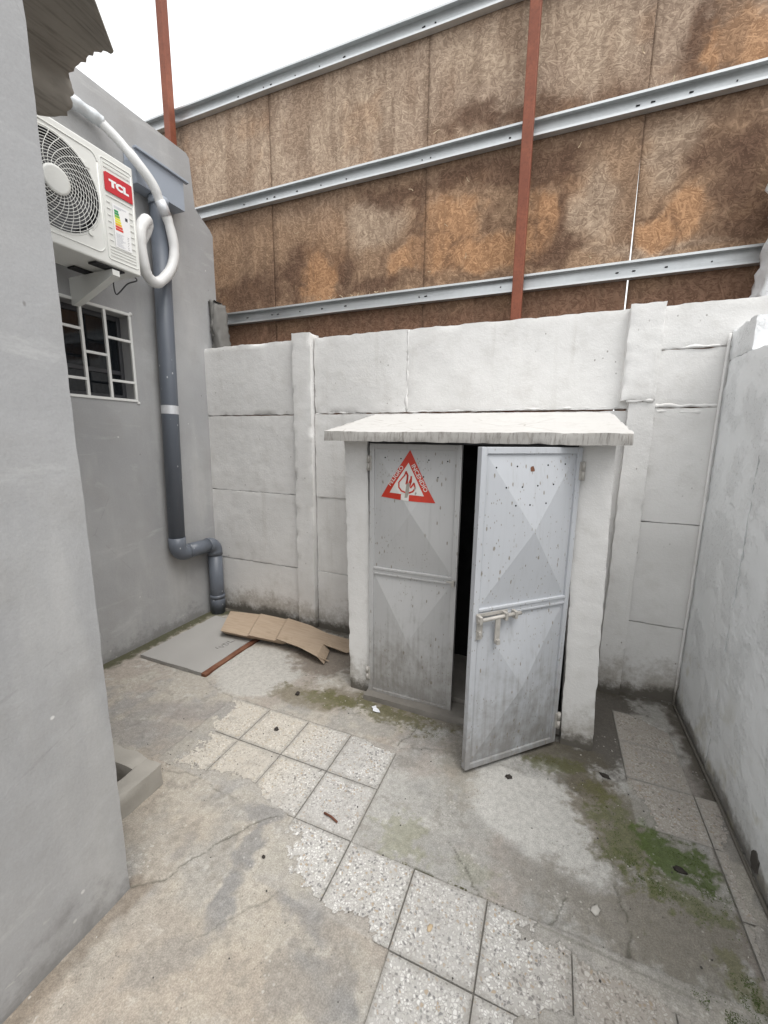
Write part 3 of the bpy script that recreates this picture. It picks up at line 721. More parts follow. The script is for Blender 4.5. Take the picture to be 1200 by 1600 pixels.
for i in range(n+1):
    y = 1.80+.17*i/n; x = XL-.165+.014*math.sin(i*1.35)
    a, b = bm.verts.new((x, y, WZ0-.1)), bm.verts.new((x, y-.05*(1-i/n), WZ1+.02))
    if prev: bm.faces.new((prev[0], a, b, prev[1]))
    prev = (a, b)
obj('curtain', bm, M['cloth'], gb, True)
# white grille of square bars
gr = thing('window_grille', 'white iron grille of staggered bars over the small window', 'grille', (XL, 1.755, 1.97))
def bar(y0, y1, z0, z1, dx=0.0):
    boxo('bar', (XL-.008+dx, XL+.008+dx, y0, y1, z0, z1), M['barwhite'], gr, bev=.0015)
b_ = .008
for y in (WY0+.008, 1.680, 1.822, WY1+.002): bar(y-b_, y+b_, WZ0+.004, WZ1+.002)
bar(WY0, WY1+.010, WZ1+.0025, WZ1+.0185); bar(WY0, WY1+.010, WZ0-.0125, WZ0+.0035)
for ya, yb, zz in ((WY0+.016, 1.672, (2.088, 1.806)), (1.688, 1.814, (1.965,)), (1.830, WY1-.006, (2.075, 1.818))):
    for z in zz: bar(ya, yb, z-.0075, z+.0075, .001)
for y, z in ((WY1+.014, WZ1+.018), (WY1+.014, WZ0-.018)):
    bm = bmesh.new(); bmesh.ops.create_icosphere(bm, subdivisions=2, radius=.013, matrix=Matrix.Translation((XL+.002, y, z)) @ Matrix.Diagonal((.5, 1.0, .8, 1)))
    obj('mortar_dab', bm, M['wall'], gr, True)

# ================================================================== BOARD FENCE above the back wall
YO = 2.90
bf = thing('board_fence', 'tall fence of stained strand board sheets on steel rails and posts behind the wall', 'fence', (-.9, 2.9, 0))
orange = [(-.76, 2.80, .26, .27), (-.20, 2.78, .13, .24), (.58, 2.72, .17, .17), (-1.0, 2.68, .25, .12), (-1.75, 2.62, .2, .2), (.75, 3.45, .25, .16), (-.45, 2.68, .3, .14), (.42, 2.64, .14, .12)]
dark = [(-.06, 2.78, .07, .25), (-.15, 3.06, .2, .14), (-.10, 2.56, .16, .10), (-1.1, 3.12, .5, .09), (-.5, 3.1, .45, .10), (.70, 3.32, .28, .12), (.52, 3.42, .1, .25), (.86, 2.6, .2, .14), (-1.55, 2.66, .16, .22), (-1.9, 2.7, .25, .25), (-.94, 2.86, .07, .3), (-.28, 3.36, .5, .09), (.65, 2.98, .25, .1), (-2.4, 2.6, .5, .2), (0.8, 2.9, .12, .3), (-1.3, 2.55, .3, .1), (-.65, 3.42, .25, .1), (.2, 3.3, .2, .08)]
grey = [(.09, 2.80, .17, .26), (-2.5, 3.55, .6, .35), (-1.5, 3.6, .6, .35), (-.4, 3.75, .55, .2), (-1.3, 2.95, .3, .2), (.03, 3.6, .22, .2), (.42, 3.05, .12, .2), (.45, 2.545, .4, .04)]
jx = [-3.365, -2.14, -.915, .31, 1.535]
for i in range(4):
    x0, x1 = jx[i]+.0007, jx[i+1]-.0007
    px = np.linspace(x0, x1, 84); pz = np.linspace(1.45, 3.99, 170); PX, PZ = np.meshgrid(px, pz)
    a1 = fbm(PX, PZ, 3, 5, 41+i); a2 = fbm(PX*2.5, PZ*.6, 3, 4, 51); a3 = fbm(PX, PZ, 14, 3, 61)
    WX = PX+.10*(fbm(PX, PZ, 5, 4, 71)-.5)*2; WZ = PZ+.10*(fbm(PX, PZ, 5, 4, 81)-.5)*2
    a4 = fbm(PX, PZ, 34, 3, 66, .6)
    t = np.zeros(PX.shape+(3,))+np.array((.335, .240, .170))
    t = lay(t, ss(3.0, 3.5, PZ+(a1-.5)*.7)*.9, (.40, .330, .275))
    for cx, cz, rx, rz in grey: t = lay(t, (1-ss(.4, 1.2, ell(WX, WZ, cx, cz, rx, rz)+(a3-.5)*.3))*.8, (.45, .375, .305))
    for cx, cz, rx, rz in dark: t = lay(t, (1-ss(.35, 1.2, ell(WX, WZ, cx, cz, rx, rz)+(a3-.5)*.7+(a4-.5)*.5))*.88, (.135, .085, .062))
    for cx, cz, rx, rz in orange:
        e = ell(WX, WZ, cx, cz, rx, rz)+(a3-.5)*.35+(a4-.5)*.35
        t = lay(t, (1-ss(.0, .16, np.abs(e-1.05)))*.55, (.155, .095, .065))
        t = lay(t, (1-ss(.55, 1.02, e))*.8, (.47, .285, .165))
    t = lay(t, ss(.52, .74, a2)*.45, (.21, .145, .105))
    t = lay(t, ss(.58, .74, a1)*.35, (.40, .26, .165))
    t = lay(t, (1-ss(2.30, 2.45, PZ+(a1-.5)*.25))*.7, (.20, .115, .085))
    for zr_ in (3.21, 2.385): t = lay(t, ss(zr_-.16, zr_-.02, PZ+(a2-.5)*.2)*(PZ < zr_+.03)*.5, (.17, .115, .085))
    t = lay(t, ss(.60, .70, fbm(PX*9, PZ*.7, 2, 3, 95))*.3, (.17, .12, .09))
    t = lay(t, (1-ss(.0, .03, np.minimum(PX-x0, x1-PX)+(a3-.5)*.03))*.35, (.17, .12, .09))
    yy = YO + .003 + (a1-.5)*.005 + (.004 if i % 2 else 0)
    if i == 3:                                       # this sheet has warped away and left a slit of daylight
        s_ = np.clip((3.02-PZ)/.55, 0, 1)*np.clip((PX*0+1), 0, 1)
        PX2 = PX + s_*.0075*(x1-PX)/(x1-x0)
    else: PX2 = PX
    o = grid_mesh('osb_panel', PX2, yy, PZ, t, M['osb'])
    sol = o.modifiers.new('thickness', 'SOLIDIFY'); sol.thickness = .011; sol.offset = 1
    o.parent = bf; o.location = -bf.location
def rail(name, z, x0, x1, hgt=.09, dep=.042, lip=.012):
    y1 = YO-.012; y0 = y1-dep; t = .003
    bm = bmesh.new(); prof = [(y0, z+lip), (y0, z), (y1, z), (y1, z+hgt), (y0, z+hgt), (y0, z+hgt-lip)]
    inn = [(y0+t, z+lip), (y0+t, z+t), (y1-t, z+t), (y1-t, z+hgt-t), (y0+t, z+hgt-t), (y0+t, z+hgt-lip)]
    loop = prof+inn[::-1]; xs = lattice(x0, x1, .2); rings = []
    for x in xs:
        w = mnoise.noise(Vector((x*1.7, z, 2)))*.004
        rings.append([bm.verts.new((x, y+w*.3, zz+w)) for y, zz in loop])
    for a, b in zip(rings[:-1], rings[1:]):
        for k in range(len(loop)): bm.faces.new((a[k], a[(k+1) % len(loop)], b[(k+1) % len(loop)], b[k]))
    for R in (rings[0], rings[-1]):
        m = len(prof)
        for k in range(m-1): bm.faces.new((R[k], R[k+1], R[2*m-2-k], R[2*m-1-k]))
    r_ = obj('rail', bm, M['galv'], bf)
    bm = bmesh.new(); rr = random.Random(int(z*100))
    for x in (jx[1]-.03, jx[1]+.04, jx[2]-.03, jx[2]+.03, jx[3]-.05, jx[3]+.02, .5, .7, -.4, -1.5, -1.7, -1.9, -2.4):
        if x0 < x < x1: tube(bm, [(x+rr.uniform(-.02, .02), y1-t, z+hgt*.5), (x, y1-t-.004, z+hgt*.5)], .0038, 8)
    obj('screws', bm, M['black'], r_)['kind'] = 'stuff'
rail('rail', 2.388, -3.36, .925); rail('rail', 3.215, -3.36, 1.53); rail('rail', 3.935, -3.36, 1.53, .10)
for x, top in ((-.285, 5.3), (-3.02, 5.6)):
    bm = bmesh.new(); box(bm, x-.03, x+.03, 2.77, 2.83, -.3, top, bev=.004); obj('post', bm, M['redoxide'], bf)
bm = bmesh.new(); rs_ = random.Random(5)
for k in range(30):                                       # loose strands curling off the boards
    x, z = rs_.choice([(rs_.uniform(-2.0, .9), rs_.uniform(2.5, 3.15)), (rs_.uniform(-2.2, .9), rs_.uniform(3.33, 3.8)), (rs_.uniform(-2, -1), 2.50)])
    a = rs_.uniform(0, 3.14); L = rs_.uniform(.008, .022); c = Vector((x, YO-.014, z)); d = Vector((math.cos(a), 0, math.sin(a))); nrm = Vector((-d.z, 0, d.x))
    w = rs_.uniform(.0012, .003); pv = []
    for s_ in (-1, 0, 1):
        p = c+d*L*s_+Vector((0, -abs(s_)*rs_.uniform(0, .012), 0))+nrm*rs_.uniform(-.006, .006)
        pv.append((bm.verts.new(p-nrm*w), bm.verts.new(p+nrm*w)))
    for a_, b_2 in zip(pv[:-1], pv[1:]): bm.faces.new((a_[0], b_2[0], b_2[1], a_[1]))
o = obj('loose_strands', bm, M['strand'], bf); o['kind'] = 'stuff'

# ================================================================== GAS CABINET (low shed)
sh = thing('utility_cabinet', 'low white masonry cabinet with two chipped grey steel doors and a slab roof', 'cabinet', (-.4, 2.1, 0))
def leanL(p): return Vector((p.x+.035*(1-p.z/1.46)-.0, p.y, p.z))
def leanR(p): return Vector((p.x+.045*(1-p.z/1.46), p.y, p.z))
rough('pillar', (-1.058, -.918, YS, YB-.01, -.03, 1.476), M['wall'], sh, amp=.0016, chip=.006, seed=41, big=.0015, tilt=leanL, steps=(.02, .03, .02))
rough('pillar', (.097, .240, YS, YB-.042, -.03, 1.474), M['wall'], sh, amp=.002, chip=.007, seed=42, big=.0015, tilt=leanR, steps=(.018, .03, .018))
def slope(p):
    t = (p.y-1.88)/.71; return Vector((p.x-.02*t, p.y, p.z+t*.125))
rough('roof_slab', (-1.112, .286, 1.88, 2.592, 1.462, 1.512), M['slab'], sh, amp=.0008, chip=.004, seed=43, big=.002, tilt=slope, steps=(.014, .03, .0125))
rough('sill', (-.90, -.12, 1.925, YS+.06, -.02, .034), M['dirt_shade_cement'], sh, amp=.003, chip=.010, seed=44, big=.005, step=.02)  # sill shade is put into the cement colour
rough('floor_slab', (-.90, .14, YS+.065, YB-.03, -.02, .06), M['dirt_shade_cement'], sh, amp=.006, chip=.004, seed=45, big=.008, step=.03)
boxo('added_black_back', (-.885, .13, YB-.075, YB-.06, .062, 1.50), M['hole_shade'], sh); boxo('added_black_side', (-.882, -.875, YS+.07, YB-.08, .062, 1.455), M['hole_shade'], sh); boxo('added_black_side', (.088, .095, YS+.07, YB-.08, .062, 1.455), M['hole_shade'], sh)  # added black boards that make the inside read dark through the door gap
bm = bmesh.new(); box(bm, -.915, .10, YS+.012, YS+.05, 1.452, 1.482); obj('lintel_angle', bm, M['alu'], sh)

def door(hx, hy, d, width, z0, z1, tint, flip):
    """leaf: u runs from hinge to free edge, w is proud of the outside face"""
    d = Vector((d[0], d[1], 0)).normalized(); nrm = Vector((d.y, -d.x, 0))
    if nrm.y > 0: nrm = -nrm
    O = Vector((hx, hy, 0)); MD = M['door_less'] if flip > 0 else M['door']
    W_ = lambda u, w, z: O+d*u+nrm*w+Vector((0, 0, z))
    fr = .026; zm0, zm1 = .745, .785
    def wbox(bm, u0, u1, w0, w1, z0_, z1_, bev=.0015, mi=0):
        b2 = bmesh.new(); box(b2, u0, u1, w0, w1, z0_, z1_, bev=bev, mi=mi)
        for v in b2.verts: v.co = W_(*v.co)
        me = bpy.data.meshes.new('tmp'); b2.to_mesh(me); b2.free(); bm.from_mesh(me); bpy.data.meshes.remove(me)
    bm = bmesh.new()
    wbox(bm, 0, fr, -.026, .003, z0, z1); wbox(bm, width-fr, width, -.026, .003, z0, z1)
    wbox(bm, fr, width-fr, -.0255, .0028, z1-fr, z1-.0003); wbox(bm, fr, width-fr, -.0255, .0028, z0+.0003, z0+fr)
    leaf = obj('door', bm, MD, sh); set_tint(leaf, tint)
    cells = [(fr, width-fr, zm1, z1-fr), (fr, width-fr, z0+fr, zm0)]
    def relief(u, z):
        for u0, u1, a, b in cells:
            if a-1e-4 <= z <= b+1e-4 and u0-1e-4 <= u <= u1+1e-4:
                q = min(1-abs(2*(u-u0)/(u1-u0)-1), 1-abs(2*(z-a)/(b-a)-1)); return -.006+.042*q
        return .003
    for u0, u1, a, b in cells:
        bm = bmesh.new(); cs = [bm.verts.new(W_(u, -.006, z)) for u, z in ((u0, a), (u1, a), (u1, b), (u0, b))]
        ap = bm.verts.new(W_((u0+u1)/2, .036, (a+b)/2))
        for k in range(4): bm.faces.new((cs[k], cs[(k+1) % 4], ap))
        p_ = obj('pressed_panel', bm, MD, leaf); set_tint(p_, tint)
    bm = bmesh.new(); wbox(bm, fr+.0005, width-fr-.0005, -.02, .0045, zm0+.0003, zm0+.010); wbox(bm, fr+.0005, width-fr-.0005, -.02, .006, zm1-.012, zm1-.0003); wbox(bm, fr+.0006, width-fr-.0006, -.02, .0015, zm0+.0105, zm1-.0125)
    r_ = obj('mid_rail', bm, MD, leaf); set_tint(r_, tint)
    for z in (z1-.10, z0+.12):
        bm = bmesh.new(); tube(bm, [W_(-.006, .008, z-.042), W_(-.006, .008, z-.002)], .0085, 10); tube(bm, [W_(-.006, .008, z+.001), W_(-.006, .008, z+.040)], .0085, 10)
        wbox(bm, -.001, .012, .0031, .006, z-.040, z+.038)
        obj('hinge', bm, M['steel'], leaf)
    bm = bmesh.new(); u0, u1, a, b = cells[0]
    for fu, fz in ((.14, .93), (.34, .925), (.68, .92), (.90, .915), (.28, .80), (.46, .795), (.63, .79), (.80, .79), (.37, .68), (.55, .675), (.70, .675)):
        u = u0+(u1-u0)*fu; z = a+(b-a)*(1-(1-fz)*1.0); w = relief(u, z)
        tube(bm, [W_(u, w-.003, z), W_(u, w+.0006, z)], .0038, 10)
    obj('vent_holes', bm, M['hole_shade'], leaf)['kind'] = 'stuff'
    return leaf, W_, relief, cells, wbox
LT, RT = (.46, .46, .46), (.475, .492, .52)
ldoor, LW, LR_, LC, lbox = door(-.895, 1.982, (1, 0), .487, .022, 1.452, LT, 1); ldoor['label'] = 'closed grey door with the red fire sign'
rdoor, RW, RR_, RC, rbox = door(.113, 1.975, (-.722, -.692), .515, .022, 1.452, RT, -1); rdoor['label'] = 'pale chipped door standing open with a sliding bolt'
# bolt on the open door
bm = bmesh.new(); wd = .515
b2 = bmesh.new()
tube(bm, [RW(wd-.012, .022, .742), RW(wd-.23, .022, .748)], .0085, 10)
for u in (wd-.022, wd-.15, wd-.20):
    rbox(bm, u-.007, u+.007, .004, .033, .728, .762)
rbox(bm, wd-.17, wd-.012, .0065, .0095, .752, .768)
rbox(bm, wd-.121, wd-.097, .022, .029, .640, .742); rbox(bm, wd-.117, wd-.101, .016, .040, .628, .650)
obj('bolt', bm, M['steel'], rdoor)
bm = bmesh.new(); rbox(bm, wd-.048, wd-.018, .0035, .008, .650, .735); rbox(bm, wd-.036, wd-.022, .008, .020, .672, .690, mi=0); obj('hasp_plate', bm, M['steel'], rdoor)
bm = bmesh.new(); lbox(bm, .487-.020, .487-.006, .004, .028, .742, .772); lbox(bm, .487-.05, .487-.021, .0045, .011, .756, .764); obj('bolt_keeper', bm, M['steel'], ldoor)
bm = bmesh.new()           # rust bloom between the vent holes of the open door
c = (.515*.515, 1.362); ring = [bm.verts.new(RW(c[0]+math.cos(a)*.013*rr, RR_(c[0], c[1])+.0012, c[1]+math.sin(a)*.015*rr)) for a, rr in [(k*.4488, random.uniform(.7, 1.15)) for k in range(14)]]
bm.faces.new(ring); obj('rust_spot', bm, M['rust'], rdoor)

# --- fire sign: laid over the creased sheet, printed red and white
def tri_fill(bm, poly, mi, lift):
    tri = tessellate_polygon([[Vector((p[0], p[1], 0)) for p in poly]])
    b2 = bmesh.new(); vs = [b2.verts.new((p[0], 0, p[1])) for p in poly]
    for t in tri:
        try: f = b2.faces.new([vs[i] for i in t])
        except ValueError: pass
    u0, u1, a, b = LC[0]
    for (pu, pz, qu, qz) in ((u0, a, u1, b), (u0, b, u1, a)):
        nn = Vector((-(qz-pz), 0, qu-pu)).normalized()
        bmesh.ops.bisect_plane(b2, geom=b2.verts[:]+b2.edges[:]+b2.faces[:], plane_co=(pu, 0, pz), plane_no=nn)
    mp = {v: bm.verts.new(LW(v.co.x, LR_(v.co.x, v.co.z)+lift, v.co.z)) for v in b2.verts}
    for f in b2.faces:
        nf = bm.faces.new([mp[v] for v in f.verts]); nf.material_index = mi
    b2.free()
def strip(bm, pts, w, mi, lift):
    for (a, b) in zip(pts[:-1], pts[1:]):
        dx, dz = b[0]-a[0], b[1]-a[1]; L = math.hypot(dx, dz) or 1; nx_, nz_ = -dz/L*w/2, dx/L*w/2; ex, ez = dx/L*w*.2, dz/L*w*.2
        tri_fill(bm, [(a[0]+nx_-ex, a[1]+nz_-ez), (b[0]+nx_+ex, b[1]+nz_+ez), (b[0]-nx_+ex, b[1]-nz_+ez), (a[0]-nx_-ex, a[1]-nz_-ez)], mi, lift)
def text_tris(txt, size, bold=0.0):
    cu = bpy.data.curves.new('txt', 'FONT'); cu.body = txt; cu.size = size; cu.offset = bold; cu.align_x = 'CENTER'; cu.resolution_u = 3
    to = bpy.data.objects.new('txt', cu); COL.objects.link(to)
    me = bpy.data.meshes.new_from_object(to.evaluated_get(bpy.context.evaluated_depsgraph_get()))
    bpy.data.objects.remove(to); bpy.data.curves.remove(cu)
    vs = [tuple(v.co[:2]) for v in me.vertices]; fs = [tuple(p.vertices) for p in me.polygons]; bpy.data.meshes.remove(me); return vs, fs
U = lambda X_, Y_: (-.674+(X_-607)*.000457+.895, 1.4235-(Y_-118)*.000412)     # drawing units of the sign to leaf coordinates
bm = bmesh.new(); L1, L2, L3 = .0012, .0018, .0024
tri_fill(bm, [U(607, 118), U(925, 752), U(628, 742), U(530, 737), U(272, 718)], 0, L1)
tri_fill(bm, [U(598, 275), U(800, 672), U(385, 655)], 1, L2)
tri_fill(bm, [U(535, 652), U(628, 660), U(626, 742), U(530, 738)], 1, L2)
fl = [(640, 640), (590, 642), (535, 622), (502, 580), (498, 520), (530, 472), (562, 430), (575, 385)]
strip(bm, [U(*p) for p in fl], .0075, 0, L3)
strip(bm, [U(*p) for p in [(575, 385), (598, 430), (596, 480), (588, 535)]], .010, 0, L3)
strip(bm, [U(*p) for p in [(640, 440), (642, 500), (628, 560)]], .009, 0, L3)
strip(bm, [U(*p) for p in [(630, 640), (670, 622), (694, 580), (676, 520), (640, 580)]], .0085, 0, L3)
tri_fill(bm, [U(575, 385), U(602, 430), U(608, 545), U(580, 540), U(590, 450)], 0, L3)
tri_fill(bm, [U(640, 435), U(648, 510), U(625, 560), U(610, 520)], 0, L3)
tri_fill(bm, [U(590, 530), U(630, 520), U(625, 640), U(610, 700), U(578, 705), U(584, 610)], 2, .0030)     # paint worn through
tri_fill(bm, [U(690, 560), U(706, 580), U(690, 615), U(682, 600)], 2, .0030); tri_fill(bm, [U(705, 620), U(716, 640), U(700, 668), U(692, 650)], 2, .0030)
for txt, (ax, ay), (bx, by) in (('PELIGRO', (398, 572), (548, 335)), ('INCENDIO', (640, 305), (812, 622))):
    a, b = Vector(U(ax, ay)), Vector(U(bx, by)); dd = (b-a); Lw = dd.length; dd.normalize(); nn = Vector((-dd.y, dd.x))
    vs, fs = text_tris(txt, .030, .0004); w_ = max(v[0] for v in vs)-min(v[0] for v in vs); sx = Lw/w_; x0 = min(v[0] for v in vs)
    up = 0.0 if txt == 'PELIGRO' else -.004
    mp = []
    for v in vs:
        q = a+dd*((v[0]-x0)*sx)+nn*(v[1]*1.0+up); mp.append(bm.verts.new(LW(q.x, LR_(q.x, q.y)+L3, q.y)))
    for f in fs:
        try: nf = bm.faces.new([mp[i] for i in f]); nf.material_index = 1
        except ValueError: pass
me = bpy.data.meshes.new('fire_sign'); bm.to_mesh(me); bm.free()
o = link('fire_sign', me, [M['signred'], M['signwhite'], M['worn']]); o.parent = ldoor
bpy.context.view_layer.update()

# ================================================================== AIR CONDITIONER
XA = -2.24
ac = thing('air_conditioner', 'white outdoor air conditioning unit with red logo badge on wall bracket', 'air conditioner', (-2.37, 1.43, 2.36))
AY0, AY1, AZ0, AZ1 = 1.055, 1.803, 2.362, 2.900; FC, FZ, FR = 1.392, 2.636, .204
bm = bmesh.new()
# front skin with a round opening, wrapped onto a hollow box
N = 72; ang = [2*math.pi*k/N for k in range(N)]
def sq(a):
    cy, cz = math.cos(a), math.sin(a); ty = ((AY1 if cy > 0 else AY0)-FC)/cy if abs(cy) > 1e-9 else 9; tz = ((AZ1 if cz > 0 else AZ0)-FZ)/cz if abs(cz) > 1e-9 else 9
    t = min(ty, tz); return FC+cy*t, FZ+cz*t
corners = [math.atan2(z-FZ, y-FC) % (2*math.pi) for y in (AY0, AY1) for z in (AZ0, AZ1)]
ang = sorted(set(ang+corners)); N = len(ang)
outer = [bm.verts.new((XA, *sq(a))) for a in ang]
lipo = [bm.verts.new((XA, FC+math.cos(a)*(FR+.012), FZ+math.sin(a)*(FR+.012))) for a in ang]
lip = [bm.verts.new((XA+.006, FC+math.cos(a)*(FR+.006), FZ+math.sin(a)*(FR+.006))) for a in ang]
inn = [bm.verts.new((XA-.002, FC+math.cos(a)*FR, FZ+math.sin(a)*FR)) for a in ang]
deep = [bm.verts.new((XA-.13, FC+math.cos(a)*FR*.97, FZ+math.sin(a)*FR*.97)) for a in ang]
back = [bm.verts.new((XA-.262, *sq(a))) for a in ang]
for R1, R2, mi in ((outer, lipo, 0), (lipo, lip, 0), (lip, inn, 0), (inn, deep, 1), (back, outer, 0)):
    for k in range(N):
        f = bm.faces.new((R1[k], R1[(k+1) % N], R2[(k+1) % N], R2[k])); f.material_index = mi
f = bm.faces.new(deep); f.material_index = 1; bm.faces.new(back[::-1])
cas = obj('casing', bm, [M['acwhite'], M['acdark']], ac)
bv = cas.modifiers.new('edge', 'BEVEL'); bv.width = .008; bv.segments = 3; bv.limit_method = 'ANGLE'; bv.angle_limit = math.radians(70)
bm = bmesh.new()                                        # raised seams and ribs of the pressed front
def rr_path(y0, y1, z0, z1, r, n=6):
    P = []
    for cy, cz, a0 in ((y1-r, z1-r, 0), (y0+r, z1-r, 90), (y0+r, z0+r, 180), (y1-r, z0+r, 270)):
        for k in range(n+1):
            a = math.radians(a0+90*k/n); P.append(Vector((XA+.0005, cy+r*math.cos(a), cz+r*math.sin(a))))
    P.append(P[0]); return P
tube(bm, rr_path(AY0+.02, 1.606, AZ0+.045, AZ1-.035, .04), .0035, 6)
tube(bm, rr_path(1.622, AY1-.016, AZ0+.03, AZ1-.035, .012), .0028, 6)
for z in (2.845, 2.83, 2.825, 2.44, 2.425, 2.41): box(bm, XA-.001, XA+.0025, 1.636, AY1-.024, z, z+.004)
for k in range(9):
    z = 2.455+k*.030
    if k in (0, 8): box(bm, XA-.001, XA+.003, 1.636, AY1-.024, z, z+.004)
    else: box(bm, XA-.001, XA+.003, 1.636, 1.655, z, z+.004); box(bm, XA-.001, XA+.003, 1.757, AY1-.024, z, z+.004)
obj('pressed_ribs', bm, M['acwhite'], cas)['kind'] = 'stuff'
bm = bmesh.new()
for k in range(12):
    r = .058+(FR-.062)*k/11
    tube(bm, [(XA+.006+.010*(1-(r/FR)**2), FC+r*math.cos(a), FZ+r*math.sin(a)) for a in [2*math.pi*i/56 for i in range(57)]], .0017, 4, False)
for k in range(28):
    a0 = 2*math.pi*k/28; P = []
    for i in range(9):
        t = i/8; r = .05+(FR-.048)*t; a = a0+.75*(1-t)**1.3
        P.append((XA+.0055+.010*(1-(r/FR)**2), FC+r*math.cos(a), FZ+r*math.sin(a)))
    tube(bm, P, .0017, 4, False)
for a in (.75, 2.4, 3.9, 5.45):
    y, z = FC+math.cos(a)*(FR+.012), FZ+math.sin(a)*(FR+.012); tube(bm, [(XA, y, z), (XA+.007, y, z)], .013, 10)
obj('fan_grille', bm, M['acwhite'], ac)
bm = bmesh.new(); tube(bm, [(XA+.010, FC, FZ), (XA+.020, FC, FZ), (XA+.022, FC, FZ)], [.062, .060, .05], 32); obj('grille_boss', bm, M['acwhite'], ac)
bm = bmesh.new(); tube(bm, [(XA-.10, FC, FZ), (XA-.03, FC, FZ)], .055, 20)
for k in range(3):
    a0 = 2*math.pi*k/3+.3; n = 8; rows = []
    for i in range(n+1):
        a = a0+1.5*i/n
        rows.append([bm.verts.new((XA-.085+.055*i/n, FC+r*math.cos(a+.3*(r/.2)), FZ+r*math.sin(a+.3*(r/.2)))) for r in (.05, .12, .19)])
    for A_, B_ in zip(rows[:-1], rows[1:]):
        for j in (0, 1): bm.faces.new((A_[j], A_[j+1], B_[j+1], B_[j]))
obj('fan', bm, M['acblade'], ac, True)
# badge, following the pressed front
bm = bmesh.new(); rr_ = [(1.634, 2.800), (1.644, 2.806), (AY1-.020, 2.806), (AY1-.018, 2.802), (AY1-.018, 2.720), (AY1-.022, 2.716), (1.638, 2.716), (1.633, 2.722)]
f = bm.faces.new([bm.verts.new((XA+.003, y, z)) for y, z in rr_]); ret = bmesh.ops.extrude_face_region(bm, geom=[f]); bmesh.ops.translate(bm, vec=(.0025, 0, 0), verts=[v for v in ret['geom'] if isinstance(v, bmesh.types.BMVert)])
badge = obj('logo_badge', bm, M['red'], ac)
def flat_text(txt, size, yc, zc, x, width, mat, name, parent, bold=.0, hgt=None):
    vs, fs = text_tris(txt, size, bold); x0, x1 = min(v[0] for v in vs), max(v[0] for v in vs); z0, z1 = min(v[1] for v in vs), max(v[1] for v in vs)
    sx = width/(x1-x0); sz = (hgt or (z1-z0))/(z1-z0); bm = bmesh.new()
    mp = [bm.verts.new((x, yc+(v[0]-(x0+x1)/2)*sx, zc+(v[1]-(z0+z1)/2)*sz)) for v in vs]
    for f in fs:
        try: bm.faces.new([mp[i] for i in f])
        except ValueError: pass
    return obj(name, bm, mat, parent)
flat_text('TCL', .05, 1.710, 2.762, XA+.0062, .108, M['white'], 'logo_letters', badge, .0038, .036)
# energy label
bm = bmesh.new(); box(bm, XA+.0032, XA+.0038, 1.664, 1.756, 2.462, 2.672); lab = obj('energy_label', bm, M['white'], ac)
bm = bmesh.new(); mats = ['g1', 'g2', 'g3', 'g4', 'g5', 'ink', 'pale']
seq = [0, 0, 1, 2, 2, 3, 4, 4]
for k in range(8):
    z = 2.645-k*.0125; box(bm, XA+.0039, XA+.0043, 1.672, 1.694+k*.0028, z-.0105, z, mi=seq[k])
box(bm, XA+.0039, XA+.0043, 1.730, 1.744, 2.612, 2.628, mi=5)
rl = random.Random(2)
for k in range(4): box(bm, XA+.0039, XA+.0042, 1.672, 1.690+rl.uniform(.02, .05), 2.662-k*.003, 2.6632-k*.003, mi=6)
for k in range(16):
    z = 2.532-k*.0042; box(bm, XA+.0039, XA+.0042, 1.672, 1.672+rl.uniform(.024, .05), z, z+.0014, mi=6)
    if k % 2 == 0: box(bm, XA+.0039, XA+.0042, 1.734, 1.734+rl.uniform(.004, .012), z, z+.0016, mi=5)
obj('label_print', bm, [M[k] for k in mats], lab)['kind'] = 'stuff'
# wall bracket arms and feet
for y in (1.16, 1.66):
    bm = bmesh.new(); p = [(XL+.002, 2.36-.012), (XA-.01, 2.36-.012), (XA-.01, 2.36-.040), (XL+.055, 2.215), (XL+.002, 2.205)]
    vs0 = [bm.verts.new((x, y-.02, z)) for x, z in p]; f = bm.faces.new(vs0)
    ret = bmesh.ops.extrude_face_region(bm, geom=[f]); bmesh.ops.translate(bm, vec=(0, .04, 0), verts=[v for v in ret['geom'] if isinstance(v, bmesh.types.BMVert)])
    obj('bracket', bm, M['acwhite'], ac)
for x in (XA-.05, XA-.22):
    for y in (1.12, 1.62): boxo('mounting_foot', (x-.03, x+.03, y-.06, y+.10, AZ0-.010, AZ0-.0005), M['black'], ac, .003)
bm = bmesh.new(); tube(bm, smooth_path([(XA-.06, 1.80, 2.372), (XA-.055, 1.815, 2.352), (XA-.06, 1.76, 2.318), (XA-.07, 1.715, 2.262), (XA-.075, 1.695, 2.247), (XA-.08, 1.690, 2.29), (XA-.085, 1.700, 2.352)], 5), .0035, 6); obj('loose_wire', bm, M['black'], ac)

